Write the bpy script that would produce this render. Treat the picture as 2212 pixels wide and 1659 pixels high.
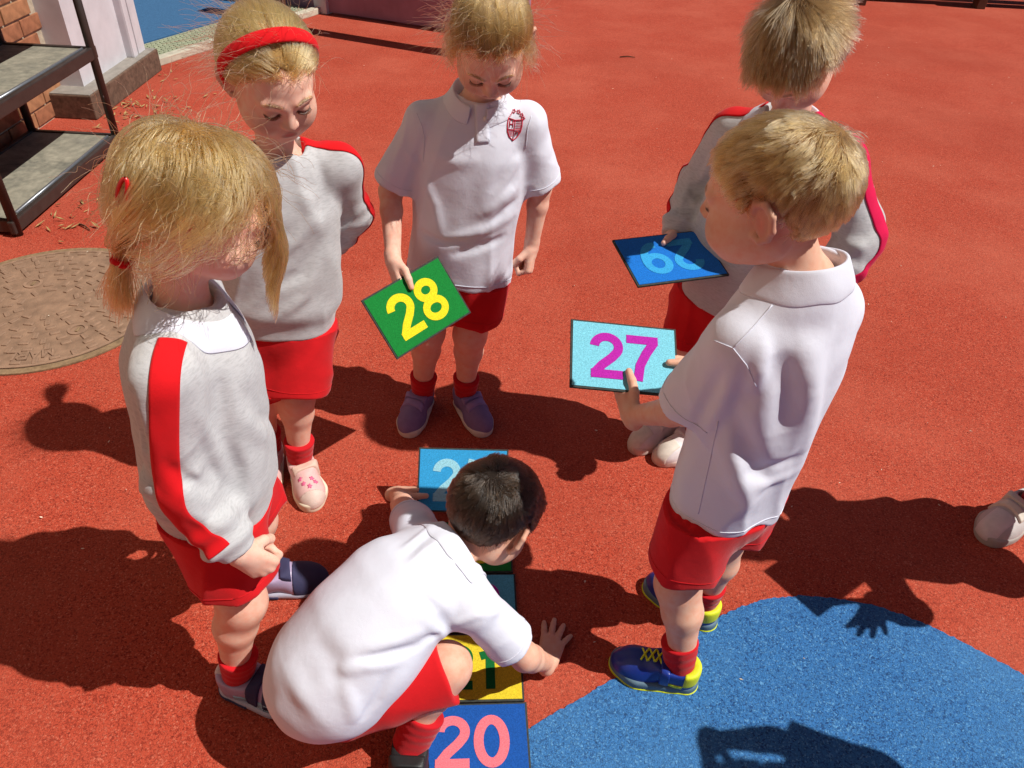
import bpy, bmesh, math, random
import numpy as np
from mathutils import Matrix, Vector

for _o in list(bpy.data.objects):
    bpy.data.objects.remove(_o)
SC = bpy.context.scene
COL = SC.collection
V = lambda *a: np.array(a, dtype=np.float64)
def nz(v):
    v = np.asarray(v, float); return v / np.linalg.norm(v)

# ------------------------------------------------------------ camera
TH, RO, CAMH, FPX = math.radians(38.5), math.radians(3.0), 1.42, 1660.0
_u0 = V(0, math.sin(TH), math.cos(TH)); _r0 = V(1, 0, 0)
CFW = V(0, math.cos(TH), -math.sin(TH))
CR = math.cos(RO) * _r0 + math.sin(RO) * _u0
CU = math.cos(RO) * _u0 - math.sin(RO) * _r0
CAM = V(0, 0, CAMH)
def ray(px, py): return CFW + (px - 1106) / FPX * CR - (py - 829.5) / FPX * CU
def at_z(px, py, z=0.0):
    d = ray(px, py); return CAM + d * ((z - CAMH) / d[2])
def at_y(px, py, y):
    d = ray(px, py); return CAM + d * (y / d[1])
def at_x(px, py, x):
    d = ray(px, py); return CAM + d * (x / d[0])

cd = bpy.data.cameras.new('camera')
cam = bpy.data.objects.new('camera', cd); COL.objects.link(cam)
cd.sensor_width = 36.0; cd.sensor_fit = 'HORIZONTAL'
cd.lens = 36.0 * FPX / 2212.0
cd.clip_start = 0.02; cd.clip_end = 500.0
cam.matrix_world = Matrix(((CR[0], CU[0], -CFW[0], CAM[0]), (CR[1], CU[1], -CFW[1], CAM[1]),
                           (CR[2], CU[2], -CFW[2], CAM[2]), (0, 0, 0, 1)))
SC.camera = cam

# ------------------------------------------------------------ sky and sun
SUNV = nz(V(.72, -.115, 1.0))                      # towards the sun
elev = math.asin(SUNV[2]); azim = math.atan2(SUNV[0], SUNV[1])
w = bpy.data.worlds.new('World'); SC.world = w; w.use_nodes = True
nt = w.node_tree; bg = nt.nodes['Background']
sky = nt.nodes.new('ShaderNodeTexSky'); sky.sky_type = 'NISHITA'; sky.sun_disc = False
sky.sun_elevation = elev; sky.sun_rotation = azim; sky.air_density = .55; sky.dust_density = .15; sky.ozone_density = 1.2
nt.links.new(sky.outputs[0], bg.inputs[0]); bg.inputs[1].default_value = 0.05
sd = bpy.data.lights.new('sun', 'SUN'); sun = bpy.data.objects.new('sun', sd); COL.objects.link(sun)
sd.energy = 5.0; sd.angle = math.radians(.53); sd.color = (1.0, .955, .89)
sun.rotation_euler = Vector(tuple(-SUNV)).to_track_quat('-Z', 'Y').to_euler(); sun.location = (4, -1, 6)
SC.view_settings.view_transform = 'Standard'; SC.view_settings.look = 'None'
SC.view_settings.exposure = 0.08; SC.view_settings.gamma = 1.0
SC.view_settings.use_curve_mapping = False
SC.render.engine = 'CYCLES'
# ------------------------------------------------------------ object helpers
def tag(o, label=None, cat=None, group=None, kind=None):
    if label: o['label'] = label
    if cat: o['category'] = cat
    if group: o['group'] = group
    if kind: o['kind'] = kind
    return o
def empty(name, loc):
    o = bpy.data.objects.new(name, None); COL.objects.link(o); o.location = tuple(loc)
    o.empty_display_size = .05; return o
def base_of(p):
    b = V(0, 0, 0)
    while p is not None:
        b = b + V(*p.location); p = p.parent
    return b
def link(name, me, mat=None, parent=None, smooth=True):
    o = bpy.data.objects.new(name, me); COL.objects.link(o)
    if mat is not None:
        me.materials.clear(); me.materials.append(mat)
    if parent is not None: o.parent = parent
    if smooth and len(me.polygons):
        me.polygons.foreach_set('use_smooth', np.ones(len(me.polygons), bool))
    return o
def mesh_obj(name, verts, faces, mat=None, parent=None, smooth=True):
    v = np.asarray(verts, float) - base_of(parent)
    me = bpy.data.meshes.new(name)
    if isinstance(faces, np.ndarray) and faces.ndim == 2:
        n = faces.shape[1]
        me.vertices.add(len(v)); me.vertices.foreach_set('co', v.astype(np.float32).ravel())
        me.loops.add(faces.size); me.loops.foreach_set('vertex_index', faces.astype(np.int32).ravel())
        me.polygons.add(len(faces))
        me.polygons.foreach_set('loop_start', np.arange(0, faces.size, n, dtype=np.int32))
        me.update(calc_edges=True); me.validate()
    else:
        me.from_pydata([tuple(q) for q in v], [], faces); me.update()
    return link(name, me, mat, parent, smooth)

class MB:                                   # boxes, tubes and sheets gathered into one mesh
    def __init__(s): s.v = []; s.f = []
    def add(s, vs, fs):
        n = len(s.v); s.v += [tuple(q) for q in vs]; s.f += [tuple(i + n for i in f) for f in fs]; return s
    def box(s, c, d, ax=None, bev=0.0):
        c = V(*c); h = np.array(d) / 2.0
        A = np.eye(3) if ax is None else np.array([nz(a) for a in ax])
        if bev <= 0:
            q = [c + A.T @ (h * V(x, y, z)) for x in (-1, 1) for y in (-1, 1) for z in (-1, 1)]
            return s.add(q, [(0, 1, 3, 2), (4, 6, 7, 5), (0, 4, 5, 1), (2, 3, 7, 6), (0, 2, 6, 4), (1, 5, 7, 3)])
        bm = bmesh.new(); bmesh.ops.create_cube(bm, size=1.0)
        for v in bm.verts: v.co = Vector((v.co.x * d[0], v.co.y * d[1], v.co.z * d[2]))
        bmesh.ops.bevel(bm, geom=bm.edges[:], offset=bev, segments=2, profile=.6, affect='EDGES')
        bm.verts.index_update()
        vs = [c + A.T @ V(*v.co) for v in bm.verts]; fs = [[v.index for v in f.verts] for f in bm.faces]
        bm.free(); return s.add(vs, fs)
    def tube(s, pts, r, n=8, cap=True):
        pts = [V(*p) for p in pts]; m = len(pts)
        rs = r if hasattr(r, '__len__') else [r] * m
        t = [nz(pts[min(i + 1, m - 1)] - pts[max(i - 1, 0)]) for i in range(m)]
        up = V(0, 0, 1) if abs(t[0][2]) < .9 else V(1, 0, 0)
        a = nz(np.cross(t[0], up)); vs = []
        for i in range(m):
            a = nz(a - t[i] * (a @ t[i])); b = np.cross(t[i], a)
            vs += [pts[i] + rs[i] * (math.cos(2 * math.pi * k / n) * a + math.sin(2 * math.pi * k / n) * b) for k in range(n)]
        fs = [(i * n + k, i * n + (k + 1) % n, (i + 1) * n + (k + 1) % n, (i + 1) * n + k) for i in range(m - 1) for k in range(n)]
        if cap: fs += [tuple(range(n - 1, -1, -1)), tuple((m - 1) * n + k for k in range(n))]
        return s.add(vs, fs)
    def build(s, name, mat, parent=None, smooth=False):
        return mesh_obj(name, s.v, s.f, mat, parent, smooth)

# ------------------------------------------------------------ signed distance modelling
def nrm(a): return np.sqrt(np.einsum('ij,ij->i', a, a))
def tcap(P, a, b, ra, rb, n=None, s=1.0):          # tapered capsule, optionally flattened along n
    pa = P - a; ba = np.asarray(b, float) - a
    if n is not None:
        pa = pa + np.outer((s - 1) * (pa @ n), n); ba = ba + (s - 1) * (ba @ n) * np.asarray(n)
    t = np.clip(pa @ ba / max(ba @ ba, 1e-9), 0, 1)
    return nrm(pa - t[:, None] * ba) - (ra + (rb - ra) * t)
def ell(P, c, r, A=None):                          # ellipsoid; A rows are its axes
    q = P - c
    if A is not None: q = q @ np.asarray(A).T
    k0 = nrm(q / r); k1 = nrm(q / (np.asarray(r) ** 2))
    return k0 * (k0 - 1) / np.maximum(k1, 1e-9)
def smin(a, b, k):
    h = np.maximum(k - np.abs(a - b), 0) / k
    return np.minimum(a, b) - h * h * k * .25
def smax(a, b, k): return -smin(-a, -b, k)
def fold(P, a, b, w, amp):                         # a soft ridge (amp > 0) or crease along a line
    pa = P - a; ba = np.asarray(b, float) - a
    t = pa @ ba / (ba @ ba); tc = np.clip(t, 0, 1)
    d = nrm(pa - tc[:, None] * ba)
    return -amp * np.exp(-(d / w) ** 2) * np.clip(np.sin(np.pi * np.clip(tc * .9 + .05, 0, 1)), 0, 1)
def fold_poly(P, pts, w, amp):                    # the same along a bent line
    n = len(pts) - 1; best = np.full(len(P), 9.); tp = np.zeros(len(P))
    for i in range(n):
        a = pts[i]; ba = pts[i + 1] - a; t = np.clip((P - a) @ ba / max(ba @ ba, 1e-9), 0, 1); d = nrm(P - a - t[:, None] * ba)
        m = d < best; best = np.where(m, d, best); tp = np.where(m, (i + t) / n, tp)
    return -amp * np.exp(-(best / w) ** 2) * np.sin(np.pi * (tp * .92 + .04)) ** .7
def loft(P, c0, up, f, r, L, ts, ws, ds, off, p=2.4): # a torso of varying elliptical section
    q = P - c0; h = q @ up / L; x = q @ r
    T = np.linspace(-.5, 1.6, 240); k = np.exp(-np.linspace(-2, 2, 17) ** 2); k /= k.sum()
    sm_ = lambda v: np.convolve(np.pad(np.interp(T, ts, v), 8, 'edge'), k, 'valid')
    w = np.interp(h, T, sm_(ws)); dp = np.interp(h, T, sm_(ds)); y = q @ f - np.interp(h, T, sm_(off))
    kk = ((np.abs(x) / w) ** p + (np.abs(y) / dp) ** p) ** (1 / p)
    return (kk - 1) * np.minimum(w, dp)
def waves(P, seed, freq, amp, stretch=None, n=5):  # smooth wandering undulation
    rng = np.random.default_rng(seed); out = np.zeros(len(P))
    Q = P if stretch is None else P @ np.asarray(stretch).T
    wv = Q @ nz(rng.normal(size=3)) * freq * .7
    for i in range(n):
        d = nz(rng.normal(size=3)); ph = rng.uniform(0, 6.28)
        f = freq * (.7 + .9 * i / n)
        out += np.sin(Q @ d * f + ph + 1.3 * np.sin(wv + ph)) / (1 + .35 * i)
    return out * amp / 2.2
def creases(P, seed, freq, amp, stretch=None, n=4):  # soft cloth ridges with narrow tops
    rng = np.random.default_rng(seed); out = np.zeros(len(P))
    Q = P if stretch is None else P @ np.asarray(stretch).T
    for i in range(n):
        d = nz(rng.normal(size=3)); e = nz(rng.normal(size=3)); g = nz(rng.normal(size=3)); f = freq * (.7 + .8 * i / n)
        m = .5 + .5 * np.sin(Q @ g * freq * .45 + rng.uniform(0, 6.28))
        out += (1.04 - np.sqrt(np.sin(Q @ d * f * .5 + 1.1 * np.sin(Q @ e * f * .4 + i)) ** 2 + .03)) ** 2 * m * m
    return -(out / n - .15) * amp * 2.4
def sgrad(f, P, e):
    k = np.array([[1, -1, -1], [-1, -1, 1], [-1, 1, -1], [1, 1, 1]], float)
    g = np.zeros_like(P)
    for q in k: g += q * f(P + q * e)[:, None]
    return g / (4 * e)
def project(f, P, e, it=2, off=0.0, lim=None):
    P = P.copy()
    for _ in range(it):
        g = sgrad(f, P, e); d = f(P) - off
        st = g * (d / np.maximum(np.einsum('ij,ij->i', g, g), .05))[:, None]
        if lim:
            l = nrm(st); st *= np.minimum(1, lim / np.maximum(l, 1e-9))[:, None]
        P -= st
    return P
def sdf_mesh(f, lo, hi, vox, tol=1.5, newton=1):
    lo = np.asarray(lo, float) - 2 * vox; hi = np.asarray(hi, float) + 2 * vox
    B0, B = 12, 3
    nb = np.ceil((hi - lo) / (vox * B0)).astype(int)
    gi = np.stack(np.meshgrid(*[np.arange(k) for k in nb], indexing='ij'), -1).reshape(-1, 3)
    dc = f(lo + (gi * B0 + (B0 - 1) / 2) * vox)
    vals = np.where(dc < 0, -1.0, 1.0).astype(np.float32).reshape(nb)
    vals = vals.repeat(B0, 0).repeat(B0, 1).repeat(B0, 2)
    act = gi[np.abs(dc) < B0 * vox * .866 * tol]
    def cube(n): return np.stack(np.meshgrid(*[np.arange(n)] * 3, indexing='ij'), -1).reshape(-1, 3)
    sub = (act[:, None, :] * (B0 // B) + cube(B0 // B)[None]).reshape(-1, 3)
    ds = f(lo + (sub * B + (B - 1) / 2) * vox); far_ = np.abs(ds) >= B * vox * .866 * tol + vox * .5
    loc = cube(B); ix = (sub[far_][:, None, :] * B + loc[None]); sg = np.where(ds[far_] < 0, -1., 1.).repeat(B ** 3)
    ix = ix.reshape(-1, 3); vals[ix[:, 0], ix[:, 1], ix[:, 2]] = sg
    act = sub[~far_]
    for i in range(0, len(act), 3000):
        ix = (act[i:i + 3000, None, :] * B + loc[None]).reshape(-1, 3)
        vals[ix[:, 0], ix[:, 1], ix[:, 2]] = f(lo + ix * vox)
    vals[0] = vals[-1] = 1; vals[:, 0] = vals[:, -1] = 1; vals[:, :, 0] = vals[:, :, -1] = 1
    s = vals < 0
    cnt = np.zeros(tuple(k - 1 for k in s.shape), np.uint8)
    for a in (0, 1):
        for b in (0, 1):
            for c in (0, 1):
                cnt += s[a:s.shape[0] - 1 + a, b:s.shape[1] - 1 + b, c:s.shape[2] - 1 + c]
    ci = np.argwhere((cnt > 0) & (cnt < 8)); idx = np.full(cnt.shape, -1, np.int32)
    idx[ci[:, 0], ci[:, 1], ci[:, 2]] = np.arange(len(ci))
    pos = np.zeros((len(ci), 3)); num = np.zeros(len(ci))
    corners = [(a, b, c) for a in (0, 1) for b in (0, 1) for c in (0, 1)]
    for p in corners:
        for ax in range(3):
            if p[ax]: continue
            q = list(p); q[ax] = 1
            va = vals[ci[:, 0] + p[0], ci[:, 1] + p[1], ci[:, 2] + p[2]]
            vb = vals[ci[:, 0] + q[0], ci[:, 1] + q[1], ci[:, 2] + q[2]]
            m = (va < 0) != (vb < 0); t = np.where(m, va / np.where(m, va - vb, 1), 0)
            e = np.array(p, float)[None].repeat(len(ci), 0); e[:, ax] = t
            pos += e * m[:, None]; num += m
    pos = lo + (ci + pos / num[:, None]) * vox
    fs = []
    for ax in range(3):
        o1, o2 = (ax + 1) % 3, (ax + 2) % 3
        sl0 = [slice(None)] * 3; sl1 = [slice(None)] * 3
        sl0[ax] = slice(0, -1); sl1[ax] = slice(1, None)
        e = np.argwhere(s[tuple(sl0)] != s[tuple(sl1)])
        sg = s[e[:, 0], e[:, 1], e[:, 2]]
        def cell(d1, d2):
            c = e.copy(); c[:, o1] += d1; c[:, o2] += d2; return idx[c[:, 0], c[:, 1], c[:, 2]]
        q = np.stack([cell(-1, -1), cell(0, -1), cell(0, 0), cell(-1, 0)], 1)
        q[~sg] = q[~sg][:, ::-1]; fs.append(q)
    fs = np.concatenate(fs); fs = fs[(fs >= 0).all(1)]
    if newton: pos = project(f, pos, vox * .4, newton, lim=vox)
    return pos, fs
QUEUE = []
def sdf_obj(name, f, lo, hi, vox, mat, parent, tol=1.5, newton=1, post=None):
    # the mesh is filled in by run_queue(), several at a time
    o = link(name, bpy.data.meshes.new(name), mat, parent)
    QUEUE.append((o, f, lo, hi, vox, tol, newton, parent, post)); return o
def run_queue():
    from concurrent.futures import ThreadPoolExecutor
    QUEUE.sort(key=lambda j: -np.prod((np.asarray(j[3]) - np.asarray(j[2])) / j[4]))
    with ThreadPoolExecutor(4) as ex:
        for j, (v, q) in zip(QUEUE, ex.map(lambda j: sdf_mesh(j[1], j[2], j[3], j[4], j[5], j[6]), QUEUE)):
            o, parent, post = j[0], j[7], j[8]; me = o.data
            w_ = (v - base_of(parent)).astype(np.float32)
            me.vertices.add(len(w_)); me.vertices.foreach_set('co', w_.ravel())
            me.loops.add(q.size); me.loops.foreach_set('vertex_index', q.astype(np.int32).ravel())
            me.polygons.add(len(q)); me.polygons.foreach_set('loop_start', np.arange(0, q.size, 4, dtype=np.int32))
            me.polygons.foreach_set('use_smooth', np.ones(len(q), bool)); me.update(calc_edges=True)
            if post: post(o, v)
    QUEUE.clear()
def drape(f, P, d, off=.001, it=40):               # slide points along d until they lie on the cloth
    P = np.asarray(P, float).copy(); d = np.asarray(d, float); d = d / (nrm(d)[:, None] if d.ndim == 2 else np.linalg.norm(d))
    for _ in range(it):
        s = f(P) - off; P += d * np.clip(s, -.01, .02)[:, None] * .8
    return P

# ------------------------------------------------------------ materials
MATS = {}
def mat_base(name, col, rough=.8, spec=.5):
    m = bpy.data.materials.new(name); m.use_nodes = True
    b = m.node_tree.nodes['Principled BSDF']
    b.inputs['Base Color'].default_value = (*col, 1); b.inputs['Roughness'].default_value = rough
    b.inputs['Specular IOR Level'].default_value = spec
    return m, m.node_tree, b
def N(nt, t, **kw):
    n = nt.nodes.new(t)
    for k, v in kw.items():
        if k in n.inputs: n.inputs[k].default_value = v
        else: setattr(n, k, v)
    return n
def coord(nt, scale=(1, 1, 1), kind='Object'):
    tc = N(nt, 'ShaderNodeTexCoord'); mp = N(nt, 'ShaderNodeMapping'); mp.inputs['Scale'].default_value = scale
    nt.links.new(tc.outputs[kind], mp.inputs[0]); return mp.outputs[0]
def ramp(nt, fac, stops):
    r = N(nt, 'ShaderNodeValToRGB'); e = r.color_ramp.elements
    while len(e) < len(stops): e.new(.5)
    for i, (p, c) in enumerate(stops): e[i].position = p; e[i].color = (*c, 1) if len(c) == 3 else c
    nt.links.new(fac, r.inputs[0]); return r.outputs[0]
def bump(nt, b, h, strength=.3, dist=.002):
    n = N(nt, 'ShaderNodeBump'); n.inputs['Strength'].default_value = strength; n.inputs['Distance'].default_value = dist
    nt.links.new(h, n.inputs['Height']); nt.links.new(n.outputs[0], b.inputs['Normal']); return n
def mixc(nt, a, b_, fac, mode='MIX'):
    m = N(nt, 'ShaderNodeMix'); m.data_type = 'RGBA'; m.blend_type = mode
    for s, val in ((0, fac), (6, a), (7, b_)):
        if isinstance(val, (int, float)): m.inputs[s].default_value = val
        elif isinstance(val, tuple): m.inputs[s].default_value = (*val, 1)
        else: nt.links.new(val, m.inputs[s])
    return m.outputs[2]
def noise(nt, co, scale, detail=4, rough=.55):
    n = N(nt, 'ShaderNodeTexNoise'); n.inputs['Scale'].default_value = scale
    n.inputs['Detail'].default_value = detail; n.inputs['Roughness'].default_value = rough
    nt.links.new(co, n.inputs['Vector']); return n.outputs[0]
def voro(nt, co, scale, feat='F1', out=0):
    n = N(nt, 'ShaderNodeTexVoronoi'); n.feature = feat; n.inputs['Scale'].default_value = scale
    nt.links.new(co, n.inputs['Vector']); return n.outputs[out]
def math_n(nt, op, a, b_=0.0):
    m = N(nt, 'ShaderNodeMath'); m.operation = op
    for i, val in enumerate((a, b_)):
        if isinstance(val, (int, float)): m.inputs[i].default_value = val
        else: nt.links.new(val, m.inputs[i])
    return m.outputs[0]

def cloth(name, col, var=.06, weave=900, rough=.92, sheen=.25, marl=0.0, wrinkle=.35):
    m, nt, b = mat_base(name, col, rough, .15)
    co = coord(nt)
    n1 = noise(nt, co, 14, 5); n2 = noise(nt, co, weave, 2)
    c0 = tuple(max(0, c * (1 - var)) for c in col); c1 = tuple(min(.95, c * (1 + var)) for c in col)
    base = ramp(nt, n1, [(.3, c0), (.7, c1)])
    if marl:
        st = noise(nt, coord(nt, (1, 1, 5)), 75, 6, .7)
        dk = tuple(c * (1 - marl) for c in col)
        base = mixc(nt, base, dk, ramp(nt, st, [(.45, (0, 0, 0)), (.68, (1, 1, 1))]))
    nt.links.new(base, b.inputs['Base Color'])
    wr = noise(nt, co, 45, 3, .5)
    h = math_n(nt, 'ADD', math_n(nt, 'MULTIPLY', wr, wrinkle * 2.0), math_n(nt, 'MULTIPLY', n2, .22))
    bump(nt, b, h, .45, .003)
    b.inputs['Sheen Weight'].default_value = sheen; b.inputs['Sheen Roughness'].default_value = .4
    return m
def plain(name, col, rough=.5, spec=.5, var=.08, scale=40, bmp=.1, metal=0.0):
    m, nt, b = mat_base(name, col, rough, spec)
    co = coord(nt); n1 = noise(nt, co, scale, 5)
    nt.links.new(ramp(nt, n1, [(.3, tuple(c * (1 - var) for c in col)), (.72, tuple(min(1, c * (1 + var)) for c in col))]), b.inputs['Base Color'])
    bump(nt, b, noise(nt, co, scale * 8, 3), bmp, .002); b.inputs['Metallic'].default_value = metal
    return m
def rubber(name, col, light, dark):
    # bonded rubber crumb: granules a few millimetres across with dark pits between them
    m, nt, b = mat_base(name, col, .9, .25)
    co = coord(nt)
    wob = N(nt, 'ShaderNodeTexNoise'); wob.inputs['Scale'].default_value = 160; wob.inputs['Detail'].default_value = 2
    nt.links.new(co, wob.inputs['Vector'])
    add = N(nt, 'ShaderNodeMixRGB'); add.blend_type = 'ADD'; add.inputs[0].default_value = .010
    nt.links.new(co, add.inputs[1]); nt.links.new(wob.outputs[1], add.inputs[2])
    vc = voro(nt, add.outputs[0], 330, out=1); vd = voro(nt, add.outputs[0], 330)
    bw = N(nt, 'ShaderNodeSeparateColor'); nt.links.new(vc, bw.inputs[0])
    g = ramp(nt, bw.outputs[0], [(.0, dark), (.10, dark), (.22, col), (.80, col), (1, light)])
    pit = ramp(nt, vd, [(.42, (1, 1, 1)), (.88, (.48, .42, .42))])
    base = mixc(nt, g, pit, .8, 'MULTIPLY')
    wear = noise(nt, co, 1.7, 6, .6); fine = noise(nt, co, 11, 5, .6)
    base = mixc(nt, base, light, math_n(nt, 'MULTIPLY', ramp(nt, wear, [(.42, (0, 0, 0)), (.70, (1, 1, 1))]), .36))
    stain = noise(nt, co, .55, 7, .65)
    base = mixc(nt, base, tuple(c * .62 for c in col), math_n(nt, 'MULTIPLY', ramp(nt, stain, [(.50, (0, 0, 0)), (.62, (1, 1, 1))]), .30))
    scuff = noise(nt, coord(nt, (1, .22, 1)), 26, 5, .7)
    base = mixc(nt, base, tuple(min(1, c * 1.5 + .06) for c in col), math_n(nt, 'MULTIPLY', ramp(nt, scuff, [(.66, (0, 0, 0)), (.80, (1, 1, 1))]), .35))
    base = mixc(nt, base, tuple(c * .72 for c in col), math_n(nt, 'MULTIPLY', ramp(nt, fine, [(.5, (0, 0, 0)), (.75, (1, 1, 1))]), .3))
    nt.links.new(base, b.inputs['Base Color'])
    hh = math_n(nt, 'ADD', math_n(nt, 'MULTIPLY', vd, -1.0), math_n(nt, 'MULTIPLY', bw.outputs[0], .6))
    bump(nt, b, hh, .6, .0025)
    return m
def hair_mat(name, col, tip, dk=.45):
    m = bpy.data.materials.new(name); m.use_nodes = True; nt = m.node_tree
    nt.nodes.remove(nt.nodes['Principled BSDF'])
    h = N(nt, 'ShaderNodeBsdfHairPrincipled'); h.parametrization = 'COLOR'
    hi = N(nt, 'ShaderNodeHairInfo')
    c = mixc(nt, col, tip, hi.outputs['Intercept'])
    ca = N(nt, 'ShaderNodeAttribute'); ca.attribute_name = 'lock'
    c2 = mixc(nt, c, tuple(x * dk for x in col), math_n(nt, 'MULTIPLY', hi.outputs['Random'], .35))
    c2 = mixc(nt, c2, tuple(x * dk for x in col), math_n(nt, 'MULTIPLY', ca.outputs['Fac'], .75))
    nt.links.new(c2, h.inputs['Color'])
    h.inputs['Roughness'].default_value = .27; h.inputs['Radial Roughness'].default_value = .4
    h.inputs['Random Roughness'].default_value = .3
    nt.links.new(h.outputs[0], nt.nodes['Material Output'].inputs[0]); return m
def hair_cap_mat(name, col):
    m, nt, b = mat_base(name, col, .75, .2)
    st = noise(nt, coord(nt, (1, 1, .25)), 260, 5, .7)
    nt.links.new(ramp(nt, st, [(.35, tuple(c * .6 for c in col)), (.65, col)]), b.inputs['Base Color'])
    bump(nt, b, st, .6, .003); return m
def skin_mat(name, col):
    m, nt, b = mat_base(name, col, .6, .25)
    at = N(nt, 'ShaderNodeAttribute'); at.attribute_name = 'tint'
    co = coord(nt); mot = noise(nt, co, 60, 4)
    base = mixc(nt, col, tuple(min(1, c * k) for c, k in zip(col, (.98, .74, .68))), ramp(nt, mot, [(.38, (0, 0, 0)), (.75, (1, 1, 1))]))
    vein = noise(nt, co, 17, 6, .65)
    base = mixc(nt, base, tuple(c * k for c, k in zip(col, (.86, .80, .84))), ramp(nt, vein, [(.5, (0, 0, 0)), (.75, (.6, .6, .6))]))
    base = mixc(nt, base, at.outputs['Color'], at.outputs['Alpha'])
    nt.links.new(base, b.inputs['Base Color'])
    b.inputs['Subsurface Weight'].default_value = .12; b.inputs['Subsurface Radius'].default_value = (1, .35, .2)
    b.inputs['Subsurface Scale'].default_value = .006
    bump(nt, b, noise(nt, co, 700, 2), .12, .001); return m

M = {}
M['red_ground'] = rubber('red_rubber', (.47, .066, .032), (.58, .150, .090), (.26, .028, .014))
M['blue_ground'] = rubber('blue_rubber', (.036, .165, .42), (.11, .31, .58), (.014, .070, .22))
M['white_cloth'] = cloth('white_pique', (.68, .70, .79), .02, 1100, sheen=.05)
M['grey_marl'] = cloth('grey_marl_fleece', (.52, .525, .535), .03, 700, marl=.22)
M['red_cloth'] = cloth('red_jersey', (.56, .010, .014), .10, 900, sheen=.15)
M['red_stripe'] = cloth('red_stripe_jersey', (.62, .008, .012), .05, 900, sheen=.1)
M['pink_stripe'] = cloth('crimson_stripe_jersey', (.62, .008, .07), .05, 900, sheen=.1)
M['red_sock'] = cloth('red_sock_knit', (.50, .010, .016), .10, 500, sheen=.2)
M['skin'] = skin_mat('fair_skin', (.78, .50, .385))
M['skin2'] = skin_mat('light_tan_skin', (.72, .44, .315))
# ------------------------------------------------------------ the setting
def sheet(name, poly, z, mat, kind='structure', label=None):
    o = mesh_obj(name, [(x, y, z) for x, y in poly], [tuple(range(len(poly)))], mat, None, False)
    o['kind'] = kind; return o
sheet('ground', [(-60, -60), (60, -60), (60, 60), (-60, 60)], 0.0, M['red_ground'])
bl = [at_z(a, b)[:2] for a, b in [(1000, 1650), (1143, 1575), (1350, 1452), (1440, 1400), (1500, 1365), (1560, 1330), (1620, 1303), (1680, 1291), (1740, 1288), (1800, 1293), (1860, 1302), (1920, 1318), (2000, 1350), (2060, 1378), (2120, 1410), (2212, 1460)]]
bl += [V(1.35, .70), V(1.6, .42), V(1.75, .05), V(1.6, -.4), V(1.1, -.7), V(.5, -.75), V(.1, -.5), V(-.10, -.05), V(-.16, .35), V(-.12, .58)]
def smooth_poly(p, k):
    p = np.array(p)
    for _ in range(k):
        q = np.roll(p, -1, 0); p = np.stack([.75 * p + .25 * q, .25 * p + .75 * q], 1).reshape(-1, 2)
    return p
def ragged(p, step, amp, seed):
    r_ = np.random.default_rng(seed); out = []
    for a, b in zip(p, np.roll(p, -1, 0)):
        n = max(1, int(np.linalg.norm(b - a) / step))
        for i in range(n): out.append(a + (b - a) * i / n + r_.normal(size=2) * amp)
    return out
sheet('blue_surface', [tuple(p) for p in ragged(smooth_poly(bl, 2), .006, .0012, 2)][::-1], .003, M['blue_ground'])

# ---- manhole cover
M['rust'] = plain('worn_iron', (.25, .155, .10), .75, .3, .28, 22, .5)
M['rust2'] = plain('worn_iron_raised', (.28, .175, .115), .7, .3, .25, 40, .4)
M['sand'] = plain('sandy_grout', (.24, .16, .09), .95, .2, .3, 60, .5)
MC = V(-1.52, 2.07, 0); MR = .355
mh = empty('manhole_cover', MC); tag(mh, 'round rusty iron manhole cover set in the red ground, left edge', 'manhole cover')
def disc(c, r0, r1, z0, z1, n=72):
    vs = []; fs = []
    for i in range(n):
        a = 2 * math.pi * i / n
        for (r, z) in ((r0, z0), (r0, z1), (r1, z1), (r1, z0)): vs.append((c[0] + r * math.cos(a), c[1] + r * math.sin(a), z))
    for i in range(n):
        j = (i + 1) % n
        for k in range(3): fs.append((i * 4 + k, i * 4 + k + 1, j * 4 + k + 1, j * 4 + k)[::-1])
    if r0 < .001: pass
    return vs, fs
v, f = disc(MC, MR - .004, MR + .020, .001, .006); mesh_obj('grout_ring', v, f, M['sand'], mh, False)
v, f = disc(MC, .0005, MR - .006, .001, .007); mesh_obj('plate', v, f, M['rust'], mh, False)
v, f = disc(MC, MR - .016, MR - .006, .002, .0095); mesh_obj('rim', v, f, M['rust2'], mh, False)
rng = random.Random(4); stud = None
def bm_box_mesh(name, d, bev, mat):
    b = MB().box((0, 0, 0), d, bev=bev); me = bpy.data.meshes.new(name); me.from_pydata(b.v, [], b.f); me.update(); me.materials.append(mat); return me
smesh = bm_box_mesh('stud', (.030, .016, .010), .003, M['rust2'])
keyholes = [at_z(130 * .885 * .0 + 74, 617)[:2], at_z(170, 716)[:2]]
TXT = []
for ri, rr in enumerate((.085, .12, .155, .19, .225, .26, .293, .325)):
    cnt = int(2 * math.pi * rr / .052)
    for i in range(cnt):
        a = 2 * math.pi * (i + .5 * (ri % 2)) / cnt
        x, y = MC[0] + rr * math.cos(a), MC[1] + rr * math.sin(a)
        if any(math.hypot(x - k[0], y - k[1]) < .045 for k in keyholes): continue
        an = math.degrees(a) % 360
        if ri == 6 and (262 < an < 318 or 50 < an < 100): continue
        o = bpy.data.objects.new('stud', smesh); COL.objects.link(o); o.parent = mh
        o.location = (rr * math.cos(a), rr * math.sin(a), .0065)
        o.rotation_euler = (0, 0, a + (math.pi / 2 if (i + ri) % 2 else 0) + rng.uniform(-.05, .05))
for kx in keyholes:
    v, f = disc((kx[0], kx[1], 0), .020, .030, .003, .0105, 28); mesh_obj('keyhole_ring', v, f, M['rust2'], mh, False)
    MB().box((kx[0], kx[1], .0085), (.008, .024, .004), bev=.001).build('key_slot', M['sand'], mh)
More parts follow.
